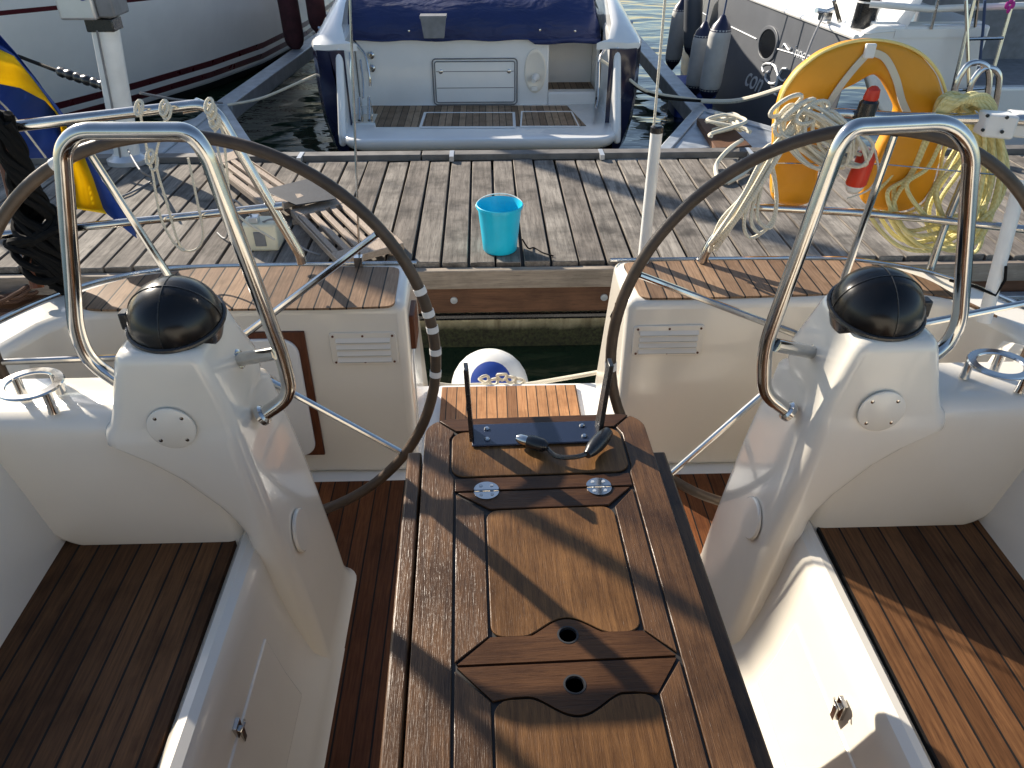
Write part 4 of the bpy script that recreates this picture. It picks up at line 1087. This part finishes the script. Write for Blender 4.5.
g.tube([(a_,6.9795,b_) for a_, b_ in rrect(p.x+.020,q.x-.020,q.z+.020,p.z-.020,.018)], .005, True, 6); g.tube([(a_,6.9885,b_) for a_, b_ in rrect(p.x,q.x,q.z,p.z,.03)], .006, True, 6)
for z in (p.z-.10,p.z-.235): g.box((p.x+.03,6.9805,z-.003),(q.x-.03,6.983,z+.003))
obj('groove_shade', g, M['grey'], o)
g = G()
for x in (p.x+.07,q.x-.07): g.lathe([(.018,0),(.018,-.006),(.01,-.01)], (x,6.982,p.z-.10), (0,1,0), 14)
obj('lock', g, M['steel'], o)
# shower recess
p, q = P(525,50,Y=6.995), P(545,92,Y=6.995)
g = G(); cx, cz = (p.x+q.x)/2, (p.z+q.z)/2; hw, hh = (q.x-p.x)/2, (p.z-q.z)/2
ov = lambda k_, y: [(cx+hw*k_*math.cos(2*math.pi*i/28), y, cz+hh*k_*math.sin(2*math.pi*i/28)) for i in range(28)]
g.loft([ov(1.05,6.9995),ov(1.05,6.992),ov(.95,6.988),ov(.85,6.990),ov(.75,6.996)]); o = obj('shower_recess', g, M['gel'], mb)  # cream instead of white paints the shade inside the recess
g = G(); g.lathe([(.03,0),(.035,-.03),(.02,-.07),(.02,-.09)], (cx+.01,6.985,cz-.04), (.35,1,.25), 14); g.box((cx-.03,6.965,cz-hh*.9),(cx+.02,6.988,cz-hh*.7)); obj('shower_head', g, M['white'], o)
g = G()
for a in ((371,55),(372,68)):
    p = P(*a, Y=6.995); g.lathe([(.03,0),(.03,-.02),(.016,-.03)], p, (0,1,0), 16)
obj('inlet', g, M['steel'], mb)
# quarters: navy side hull, white gunwale
def hull_side(s):
    X0 = XM + s*1.285
    g = G(); rings = []
    for y, o in ((6.40,.16),(6.44,.06),(6.6,.0),(7.6,-.03),(9.5,-.10),(11.5,-.05),(13.2,.35),(14.6,1.1)):
        prof = [(-2.45,-.24),(-2.12,-.14),(-1.95,-.05),(-1.75,.0),(-1.5,.02),(-1.19,.02),(-1.185,-.10),(-2.45,-.10)]
        rings.append([(X0-s*(o-q_), y, z_) for z_, q_ in [(a_, -b_*-1) for a_, b_ in prof]])
    g.loft(rings); return g
for s in (-1,1):
    obj('hull_side', hull_side(s), M['navy'], mb, ang=40)
    X0 = XM + s*1.285; g = G(); rings = []
    for y, o, zt_ in ((6.42,.14,-1.14),(6.45,.05,-1.12),(6.60,.01,-1.03),(7.0,-.01,-.93),(7.6,-.03,-.86),(9.5,-.11,-.80),(11.5,-.05,-.6),(13.2,.35,-.5),(14.6,1.1,-.45)):
        e = X0 - s*o
        rings.append([(e-s*.22,y,-1.195),(e+s*.025,y,-1.195),(e+s*.035,y,-1.175),(e+s*.025,y,-1.15),(e-s*.02,y,-1.15+.30*(zt_+1.15)),(e-s*.09,y,-1.15+.72*(zt_+1.15)),(e-s*.16,y,-1.15+.95*(zt_+1.15)),(e-s*.20,y,zt_),(e-s*.22,y,zt_-.01)])
    g.loft(rings); obj('gunwale', g, M['gelw'], mb, ang=45)
    # white wing between platform and hull side
    x_in = -1.175 if s < 0 else .925
    g = G(); xo = x_in + s*.06
    g.prism([(6.10,-1.84),(6.12,-1.74),(6.24,-1.52),(6.36,-1.28),(6.45,-1.12),(7.1,-1.10),(7.1,-1.84)], 'x', min(x_in,xo), max(x_in,xo)); obj('quarter_wing', g, M['gelw'], mb, bevel=.03, seg=3)
g = G(); g.box((XM-1.1,7.5,-2.4),(XM+1.1,13.2,-1.35)); g.box((XM-1.0,6.5,-2.4),(XM+1.0,7.13,-1.90)); obj('hull_core', g, M['antif'], mb)
g = G(); g.box((XM-1.1,7.47,-1.349),(XM+1.1,13.0,-1.1)); obj('cockpit_deck', g, M['gelw'], mb)
# navy cockpit cover
g = G(); nx, ny = 40, 24; vs = []
for j in range(ny):
    v = j/(ny-1)
    for i in range(nx):
        u = i/(nx-1); x = XM-1.10 + u*2.16 - .03 + (.015*math.sin(v*9))
        edge = min(u,1-u)*2; hgt = (1-(1-min(1,edge*22))**2)
        y = 6.965 + v*3.2
        z = -1.195 + (v**.55)*.95*(.35+.65*hgt) + .10*math.sin(u*17+v*6)*v*(1-v) + .03*math.sin(u*41-v*9)*v*(1-v) + .028*noise.noise((u*7,v*5,1.3))
        if j == 0: z = -1.205 + .006*math.sin(u*30)
        vs.append((x,y-.02*math.sin(u*3.14)*(1 if j==0 else 0),z))
fs = [(j*nx+i,j*nx+i+1,(j+1)*nx+i+1,(j+1)*nx+i) for j in range(ny-1) for i in range(nx-1)]
g.add(vs, fs)
# hanging hem
hv = vs[:nx] + [(x,y-.004,z-.012-(.03 if i > nx*.72 else 0)) for i, (x,y,z) in enumerate(vs[:nx])]
g.add(hv, [(i,i+1,nx+i+1,nx+i) for i in range(nx-1)])
o = obj('cockpit_cover', g, M['cover'], mb, ang=180); sm = o.modifiers.new('cloth','SOLIDIFY'); sm.thickness = .006
g = G()
for a in ((409,31),(540,30),(575,31)):
    p = P(*a, Y=6.955); g.lathe([(.009,0),(.009,-.006),(.001,-.008)], p, (0,1,0), 10)
obj('snap', g, M['steel'], o)
# stainless rails, ladder and cleats
def mbt(pts, r=.012, name='handrail'):
    g = G(); g.tube(fillet(pts, .06, 6), r, seg=8); return obj(name, g, M['steel'], mb)
mbt([P(324,24,Y=7.0),P(327,17,Y=7.0),P(350,55,Y=6.7),P(349,100,Y=6.6),P(351,108,Y=6.6)])
mbt([P(330,17,Y=7.2),P(337,22,Y=7.1),P(366,55,Y=6.9),P(370,78,Y=6.85),P(370,86,Y=6.85)])
mbt([P(360,60,Y=6.8),P(363,80,Y=6.7),P(363,98,Y=6.6)], .010)
mbt([P(620,25,Y=6.9),P(606,48,Y=6.6),P(599,58,Y=6.55),P(598,100,Y=6.45),P(596,108,Y=6.4)], .010)
g = G(); c = P(366,118,Z=-1.75)
for dx in (-.04,.04): g.tube([c+Vector((dx,-.1,.01)),c+Vector((dx,.0,.16)),c+Vector((dx,.02,.01))], .014, seg=8)
g.box(c+Vector((-.09,-.16,0)), c+Vector((.09,.08,.012))); obj('folded_ladder', g, M['steel'], mb)
for s, a in ((-1,(329,28)),(1,(622,22))):
    p = P(*a, Y=7.0); g = G(); g.box(p+Vector((-.06,-.02,-.06)), p+Vector((.06,.02,-.045))); g.tube([p+Vector((-.09,0,.0)),p+Vector((-.03,0,-.01)),p+Vector((.03,0,-.01)),p+Vector((.09,0,.0))], .014, seg=8); g.box(p+Vector((-.03,-.012,-.05)), p+Vector((.03,.012,-.01))); obj('cleat', g, M['steel'], mb)
# grey tapered pocket on the cover
p0, p1 = P(421,14,Y=6.93), P(447,36,Y=6.93); t = thing('rubbish_pot', 'small grey tapered tub fixed against the blue motorboat cover', 'tub', ((p0.x+p1.x)/2,6.9,p1.z))
g = G(); cx = (p0.x+p1.x)/2; w0 = (p1.x-p0.x)/2
rings = []
for z, k_ in ((p1.z,.80),(p0.z-.02,1.0),(p0.z-.02,1.06),(p0.z,1.06)):
    rings.append([(cx-w0*k_,6.83-.02*(k_-.8),z),(cx+w0*k_,6.83-.02*(k_-.8),z),(cx+w0*k_,6.955,z),(cx-w0*k_,6.955,z)])
g.loft(rings); obj('body', g, M['grey'], t, bevel=.004)

# ------------------------------------------------------------------ mooring ropes of motorboat
def line(label, pts, r, m, n=8, name='mooring_line'):
    g = G(); g.tube(spline(pts, n), r, seg=7); return tag(obj(name, g, M[m], None, base=pts[0]), label, 'rope')
line('white mooring line from the left motorboat quarter to the left boom', [P(228,105,Z=BZ+.02),P(262,98,Y=6.8),P(300,82,Y=6.7),P(345,62,Y=6.55)], .011, 'ropew')
line('dark and white mooring line from the right motorboat quarter to the right boom', [P(601,60,Y=6.5),P(625,76,Y=6.45),P(650,92,Y=6.4),P(700,100,Z=BZ+.04)], .012, 'ropew')
line('dark sagging mooring line from the right boom towards the motorboat', [P(630,82,Y=6.5),P(645,92,Y=6.4),P(665,98,Y=6.4),P(700,101,Z=BZ+.05)], .012, 'ropeb')
line('thick pale mooring line from the right boom up to the grey yacht', [P(700,101,Z=BZ+.03),P(735,101,Y=6.7),P(770,92,Y=6.4),P(800,80,Y=6.2),P(826,62,Y=6.1)], .02, 'ropew')
line('thin line from the slate grey yacht cleat down to the dock behind the buoy', [P(824,14,Y=6.6),P(812,40,Y=6.2),P(798,78,Y=5.9)], .008, 'grey')
line('black bow line from the white sailboat with a knotted rubber snubber', [P(18,56,Y=5.6),P(58,71,Y=5.3),P(110,88,Y=5.05)], .012, 'ropeb')
g = G(); a, b = P(58,71,Y=5.29), P(111,88,Y=5.04); n = 22
g.tube([a+(b-a)*k/n for k in range(n+1)], [.018+.016*abs(math.sin(k*.9))*(1 if k not in (0,n) else 0) for k in range(n+1)], seg=10)
tag(obj('rubber_snubber', g, M['black'], None, base=a), 'black lumpy rubber snubber on the bow line beside the power post', 'snubber')
line('grey line lying low from the power post to the left boom', [P(140,93,Y=5.3),P(180,100,Y=5.8),P(222,103,Z=BZ+.02)], .009, 'grey')
line('thin cable hanging from the power post to the planks', [P(128,150,Y=4.9),P(140,170,Z=DZ+.2),P(152,180,Z=DZ+.02),P(130,193,Z=DZ+.01),P(110,200,Z=DZ+.01)], .006, 'grey', name='cable')

# ------------------------------------------------------------------ WHITE SAILBOAT at left (bow towards the dock)
sb = thing('white_sailboat', 'white hulled sailboat with maroon waterline stripes behind the flag', 'sailboat', (-4.4,10,WZ))
CX = -4.45; MY = 10.0
secs = [(5.5,.02,.05),(6.0,.05,.40),(6.6,.10,.78),(7.2,.40,1.08),(8.0,.86,1.40),(9.0,1.33,1.72),(10.0,1.68,1.92),(11.5,1.93,2.08),(13.5,2.0,2.12),(16.0,1.8,1.95)]
levels = [(-2.5,0),(-2.12,.0),(-1.985,1),(-1.93,2),(-1.87,1),(-1.82,2),(-1.76,1),(-1.0,3),(-.955,4),(-.45,3)]
zl = [-2.5,-1.995,-1.94,-1.875,-1.82,-1.755,-1.30,-.93,-.895,-.45]
ml = [2,0,1,0,1,0,0,1,0]
g = G()
for s in (1,-1):
    rings = []
    for y, wl, sh in secs:
        ring = []
        for z in zl:
            u = max(0,(z+2.0)/1.55); hb = wl + (sh-wl)*u**.8 if z > -2 else wl*.55
            if -1.4 < z < -.6: z -= .035 + .055*max(0,y-6.6)*(1 if z > -1.2 else 0)
            ring.append((CX+s*hb, y, z))
        rings.append(ring)
    n = len(zl); vs = [p for r_ in rings for p in r_]
    for i in range(len(rings)-1):
        for j in range(n-1):
            g.add([rings[i][j],rings[i][j+1],rings[i+1][j+1],rings[i+1][j]], [(0,1,2,3)], ml[j])
import bmesh
me_o = obj('hull', g, [M['hullw'],M['maroon'],M['antif']], sb, ang=30)
bm = bmesh.new(); bm.from_mesh(me_o.data); bmesh.ops.remove_doubles(bm, verts=bm.verts, dist=.0005); bmesh.ops.recalc_face_normals(bm, faces=bm.faces); bm.to_mesh(me_o.data); bm.free()
me_o.data.polygons.foreach_set('use_smooth', [True]*len(me_o.data.polygons))
g = G(); g.loft([[(CX-sh,y,-.455),(CX-sh*.5,y,-.40),(CX+sh*.5,y,-.40),(CX+sh,y,-.455)] for y, wl, sh in secs], cap=False); obj('deck', g, M['hullw'], sb, ang=60)
g = G()
for s in (1,-1): g.tube([(CX+s*(sh+.012),y,-.45) for y, wl, sh in secs], .03, seg=8)
obj('rub_rail', g, M['brownwood'], sb)
# mast, rigging and furled headsail of the same boat (rise out of the picture)
g = G(); g.tube([(CX,MY,-.4),(CX,MY,13.5)], .095, seg=14); obj('mast', g, M['alu'], sb)
g = G(); g.tube([Vector((CX,5.78,-.25)).lerp(Vector((CX,MY-.1,13.2)), k/20) for k in range(21)], [.02]+[.115+.035*math.sin(k*.16) for k in range(1,20)]+[.02], seg=10); obj('furled_headsail', g, M['hullw'], sb)
for x_ in (-1.9,1.9):
    g = G(); g.tube([(CX+x_,MY+.3,-.4),(CX+x_*.45,MY+.1,6.5),(CX,MY,12.8)], .006, seg=5); obj('shroud', g, M['steel'], sb)
g = G(); g.tube([(CX,MY+.1,1.35),(CX,MY+4.2,1.45)], [.17,.13], seg=12); obj('boom_cover', g, M['navy'], sb)
# fenders
def fender(label, p, ln, r, mats, group, ax=(0,0,1), cap=.04):
    t = thing('fender', label, 'fender', p, group); ax = Vector(ax).normalized(); p = Vector(p)
    g = G(); h = ln/2; g.lathe([(r*.55,-h-.01),(r*.92,-h+.03),(r,-h+.09),(r,h-.09),(r*.92,h-.03),(r*.55,h+.01)], p, ax, 20); obj('body', g, mats[0], t)
    g = G()
    for s in (1,-1): g.lathe([(r*.96,s*(h-.045)),(r*.80,s*(h+.005)),(r*.45,s*(h+.045)),(r*.25,s*(h+cap+.04)),(r*.1,s*(h+cap+.05))], p, ax, 18)
    obj('end_cap', g, mats[1], t)
    g = G(); g.tube([p+ax*(h+cap+.03), p+ax*(h+cap+.9)], .008, seg=6); obj('lanyard', g, M['hose'], t)
bf = [M['burg'], M['burg']]
fender('burgundy covered fender against the white sailboat, the lower one', P(290,14,Y=9.4), .62, .11, bf, 'burgundy fenders', (-.03,0,1))
fender('small burgundy fender hanging above the gap, nearest the motorboat', P(315,2,Y=9.3), .50, .10, bf, 'burgundy fenders', (-.02,0,1))

# ------------------------------------------------------------------ SLATE GREY YACHT at right (stern towards the dock)
gy = thing('grey_yacht', 'slate grey sailing yacht with silver script lettering behind the horseshoe buoy', 'sailboat', (4.4,9,WZ))
def gx(y): # sheer half-side x
    return 2.66 if y < 6.0 else 2.66-.24*min(1,(y-6.0)/2.5) - (.06*max(0,min(1,(y-8.5)/2.5)))+ .12*max(0,y-9.3)+.06*max(0,y-9.3)**2
def gw(y): return gx(y) + (-.16 + .02*math.sin(y)) + .14*max(0,1-(y-6.05)/1.0) 
zs = [-2.5,-2.1,-1.75,-1.4,-1.15,-1.06]
g = G(); rings = []
ys = [6.05,6.15,6.4,6.8,7.3,8,9,10,11,12,13,14,15]
for y in ys:
    ring = []
    for z in zs:
        u = (z+2.1)/1.04; lift = .25*max(0,1-(y-6.05)/1.2)
        u = max(-.4,u); x = gw(y)+(gx(y)-gw(y))*max(0,u)**.7 + (.35+lift*2 if z < -2.2 else (lift*.5 if z < -1.9 else lift*.12*max(0,1-u)))
        yy = y - (.10*(1-max(0,u)) if y < 6.1 else 0)*-1.6
        ring.append((x,yy,z))
    rings.append(ring)
gl = G(); gl.loft(rings, cap=False, closed=False)
for r_ in rings: pass
gl.add([(p[0]+.0,p[1],p[2]) for p in rings[0]] + [(4.6,rings[0][0][1]+.05,-2.5),(4.6,6.05,-1.06)][::1], [], 0)
hy = obj('hull', gl, M['hullg'], gy, ang=40)
# sheer strip and deck edge
g = G(); g.tube([(gx(y)-.004,y,-1.055) for y in ys], .022, seg=8); obj('rub_strake', g, M['hullw'], gy)
g = G(); rr_ = []
for y in ys: rr_.append([(gx(y)+.02,y,-1.06),(gx(y)+.05,y,-1.03),(gx(y)+.35,y,-1.01),(gx(y)+.42,y,-.80),(gx(y)+.9,y,-.76)])
g.loft(rr_, cap=False, closed=False); obj('side_deck', g, M['hullw'], gy, ang=40)
# white transom facing the dock
tx0, tx1 = 2.78, 6.2
xr = P(988,40,Y=6.05).x
g = G(); g.prism([(tx0-.12,-1.06),(tx0+.02,-.98),(xr,-.98),(xr,-1.42),(tx1,-1.42),(tx1,-1.95),(tx0+.55,-1.95),(tx0+.12,-1.5)], 'y', 6.06, 6.16); obj('transom', g, M['hullw'], gy, bevel=.02, seg=3)
g = G(); g.box((xr+.02,6.17,-1.5),(tx1,7.2,-1.44)); g.box((xr+.02,7.2,-1.5),(tx1,7.25,-.7)); obj('stern_well', g, M['grey'], gy)
g = G(); g.box((tx0+.03,6.17,-1.02),(xr,7.6,-.97)); obj('aft_deck', g, M['hullw'], gy, bevel=.01)
p, q = P(900,12,Y=6.06), P(986,19,Y=6.06)
g = G(); g.box((p.x,6.052,-1.06),(q.x-.02,6.0595,-1.0)); obj('hatch_line', g, M['hullw'], gy)
g = G(); g.tube([P(870,4,Y=6.1),P(885,5,Y=6.05),P(930,9,Y=6.05),P(1040,5,Y=6.05)], .024, seg=10); obj('stern_rail', g, M['white'], gy)
g = G()
for a, b in (((938,0),(931,29)),((978,0),(975,27))): g.tube([P(*a,Y=6.03),P(*b,Y=6.05)], .012, seg=8)
g.tube([P(834,0,Y=6.4),P(840,22,Y=6.4)], .016, seg=8)
obj('stanchion', g, M['steel'], gy)
g = G()
for a, b in (((974,0),(951,97)),((1013,0),(985,99)),((966,0),(969,90))): g.tube([P(*a,Y=5.96),P(*b,Y=5.9)], .014, seg=8)
for a, b in (((965,39),(1003,38)),((958,90),(988,88))): g.tube([P(*a,Y=5.94),P(*b,Y=5.93)], .013, seg=8)
obj('boarding_ladder', g, M['steel'], gy)
g = G(); g.tube(spline([P(985,0,Y=5.95),P(983,30,Y=5.95),P(980,60,Y=5.93)], 6), .010, seg=6); obj('cable', g, M['hose'], gy)
g = G(); p = P(1010,5,Y=5.92)
for k in range(4): g.ball(p+Vector((.022*math.cos(k*1.6),0,.03*math.sin(k*1.6))), .016, seg=8, sc=(1,.6,1.6))
tag(obj('ribbon', g, M['magenta'], None, base=p), 'magenta ribbon tied on the stern rail of the slate grey yacht', 'ribbon')
# porthole, lettering and emblem lie on the hull surface
from mathutils.bvhtree import BVHTree
hm = hy.data; ho = wo(hy)
bv = BVHTree.FromPolygons([v.co + ho for v in hm.vertices], [tuple(p.vertices) for p in hm.polygons])
EYE = Vector((CAMX,0,0))
def on_hull(px, off=.006):
    d = (P(px[0], px[1], Y=5.) - EYE).normalized(); h, n, i_, di = bv.ray_cast(EYE, d)
    if h is None: return P(px[0], px[1], X=2.5)
    return h + Vector((-off,0,0))
def hx(y, z):
    h, n, i_, di = bv.ray_cast(Vector((-1,y,z)), Vector((1,0,0)))
    return h.x if h else 2.5
c = on_hull((768,44))
def oval(rx, rz, t0, t1, n=28):
    g_ = G(); g_.loft([[(hx(c.y+k_*rx*math.cos(2*math.pi*k/n), c.z+k_*rz*math.sin(2*math.pi*k/n))-t, c.y+k_*rx*math.cos(2*math.pi*k/n), c.z+k_*rz*math.sin(2*math.pi*k/n)) for k in range(n)] for t, k_ in ((t0,1),(t1,1),(t1,.8),(t0,.8))], cap=False); return g_
o = obj('porthole', oval(.22,.15,-.03,.012), M['hullg'], gy, bevel=.004)
g = G(); n = 28; g.loft([[(hx(c.y+.185*math.cos(2*math.pi*k/n), c.z+.125*math.sin(2*math.pi*k/n))-t, c.y+.185*math.cos(2*math.pi*k/n), c.z+.125*math.sin(2*math.pi*k/n)) for k in range(n)] for t in (-.02,.004)])
obj('pane', g, M['glass'], o)
def text(body, px, size, m, shear=.25, parent=gy):
    cu = bpy.data.curves.new('txt','FONT'); cu.body = body; cu.size = size; cu.extrude = .003; cu.shear = shear
    to = bpy.data.objects.new('txt', cu); COL.objects.link(to); bpy.context.view_layer.update()
    me = bpy.data.meshes.new_from_object(to); bpy.data.objects.remove(to)
    p = on_hull(px); vs = []
    for v in me.vertices:
        yy, zz = p.y-v.co.x, p.z+v.co.y; vs.append((hx(yy,zz)-.005-v.co.z, yy, zz))
    g_ = G(); g_.add(vs, [tuple(f.vertices) for f in me.polygons]); bpy.data.meshes.remove(me)
    return obj('lettering', g_, M[m], parent, ang=20)
text('innoqu', (793,55.5), .13, 'letter', .1)
text('con', (744,84), .26, 'letter', .35)
def stroke(pxs, r):
    g_ = G(); g_.tube(spline([on_hull(q, .004) for q in pxs], 8), r, seg=6); return g_
g = stroke([(764,72),(763,66),(768,63.5),(775,66),(778,74),(777,82),(771,83.5),(766,79),(767,73),(770,71.5)], .011)
g2 = stroke([(787,69),(783,69),(779,76),(777,84),(774,92),(777,95)], .011); g.add(g2.v, g2.f)
g2 = stroke([(775,66),(780,78),(784,81),(786,79)], .009); g.add(g2.v, g2.f)
obj('flourish', g, M['letter'], gy)
g = stroke([(783,47),(785,44),(788,48),(790,50),(792,48)], .009); obj('emblem', g, M['letter'], gy)
g = stroke([(684,0),(705,14),(730,26),(757,39)], .006); obj('pinstripe', g, M['letter'], gy)
g = stroke([(778,49),(795,54),(812,60)], .005); obj('pinstripe', g, M['letter'], gy)
# cleat & lines on quarter
p = P(826,12,Y=6.6); g = G(); g.tube([p+Vector((-.1,-.05,.02)),p,p+Vector((.1,.05,.02))], .02, seg=8); g.box(p+Vector((-.04,-.04,-.06)), p+Vector((.04,.04,0))); obj('cleat', g, M['steel'], gy)
fg = [M['fendg'], M['fendn']]
fender('grey cylinder fender at the waterline boom, farthest left of the four', P(677,35,Y=9.9), .62, .098, fg, 'grey fenders of the slate yacht', (.06,0,1))
fender('grey fender half hidden behind its neighbours by the slate hull', P(693,22,Y=9.2), .60, .10, [M['hullg'], M['fendn']], 'grey fenders of the slate yacht', (-.1,0,1))
fender('pale grey fender on the slate hull, second from the porthole', P(699,61,Y=7.8), .52, .092, fg, 'grey fenders of the slate yacht', (.05,0,1))
fender('pale grey fender on the slate hull, nearest to the porthole', P(715,60,Y=7.45), .58, .098, fg, 'grey fenders of the slate yacht', (.06,0,1))
c = P(866,14,Y=6.3)
t = thing('black_canister', 'black tube bag strapped to the white deck of the slate grey yacht', 'bag', c)
g = G(); g.lathe([(.075,-.16),(.085,-.14),(.085,.35),(.07,.37)], c, (.05,0,1), 20); obj('body', g, M['black'], t)
g = G()
for z in (-.13,.08): g.lathe([(.0875,z),(.0875,z+.012)], c, (.05,0,1), 20)
g.tube([c+Vector((.045,-.077,-.14)),c+Vector((.06,-.075,.3))], .004, seg=6); obj('strap', g, M['tape'], t)

# ------------------------------------------------------------------ every counted piece becomes its own part
def split(o):
    me = o.data; par = list(range(len(me.vertices)))
    def find(a):
        while par[a] != a: par[a] = par[par[a]]; a = par[a]
        return a
    for e in me.edges:
        a, b_ = find(e.vertices[0]), find(e.vertices[1])
        if a != b_: par[a] = b_
    groups = {}
    for p in me.polygons: groups.setdefault(find(p.vertices[0]), []).append(p)
    if len(groups) < 2: return
    first = True; base_name = o.name.split('.')[0]
    for ps in groups.values():
        ids = sorted({v for p in ps for v in p.vertices}); mp = {v: i for i, v in enumerate(ids)}
        m2 = bpy.data.meshes.new(base_name)
        m2.from_pydata([tuple(me.vertices[v].co) for v in ids], [], [[mp[v] for v in p.vertices] for p in ps])
        for mt in me.materials: m2.materials.append(mt)
        m2.polygons.foreach_set('use_smooth', [True]*len(m2.polygons)); m2.set_sharp_from_angle(angle=R(35))
        n = o.copy(); n.data = m2; COL.objects.link(n); n.parent = o.parent
        for ch in list(o.children):
            if first: ch.parent = n
        first = False
    bpy.data.objects.remove(o)
SPLIT = {'screw','bolt','post','edge_spacer','lid_frame','side_board','cross_rail','louvre','lock','clamp_bolt','rail_clamp','snap','rung','foot','strap','inlet','end_cap','stanchion','flange','groove_shade','plug','louvre_shade'}
for o in list(bpy.data.objects):
    if o.type == 'MESH' and o.parent and o.name.split('.')[0] in SPLIT: split(o)

# ------------------------------------------------------------------ LIGHT
w = bpy.data.worlds.new('World'); S.world = w; w.use_nodes = True
nt = w.node_tree; bg = nt.nodes['Background']; sky = nt.nodes.new('ShaderNodeTexSky'); sky.sky_type = 'NISHITA'; sky.sun_disc = False
EL, AZ = 27., -43.
sky.sun_elevation = R(EL); sky.sun_rotation = R(AZ); sky.air_density = 1.; sky.dust_density = .6; sky.ozone_density = 1.
nt.links.new(sky.outputs[0], bg.inputs[0]); bg.inputs[1].default_value = .095
ld = bpy.data.lights.new('Sun','SUN'); ld.energy = 5.0; ld.angle = R(.5); ld.color = (1.,.90,.76)
lo = bpy.data.objects.new('Sun', ld); COL.objects.link(lo)
d = Vector((math.sin(R(AZ))*math.cos(R(EL)), math.cos(R(AZ))*math.cos(R(EL)), math.sin(R(EL))))
lo.rotation_euler = d.to_track_quat('Z','Y').to_euler(); lo.location = d*30

# ------------------------------------------------------------------ CAMERA
cd = bpy.data.cameras.new('Camera'); cam = bpy.data.objects.new('Camera', cd); COL.objects.link(cam)
cam.location = (CAMX,0,0); cam.rotation_euler = (R(90)-PIT, 0, -YAW)
cd.sensor_fit = 'HORIZONTAL'; cd.sensor_width = 36.; cd.lens = 36.*FPX/1024.; cd.clip_start = .02; cd.clip_end = 3000
S.camera = cam
S.view_settings.view_transform = 'Standard'; S.view_settings.look = 'None'; S.view_settings.exposure = .85; S.view_settings.gamma = 1.
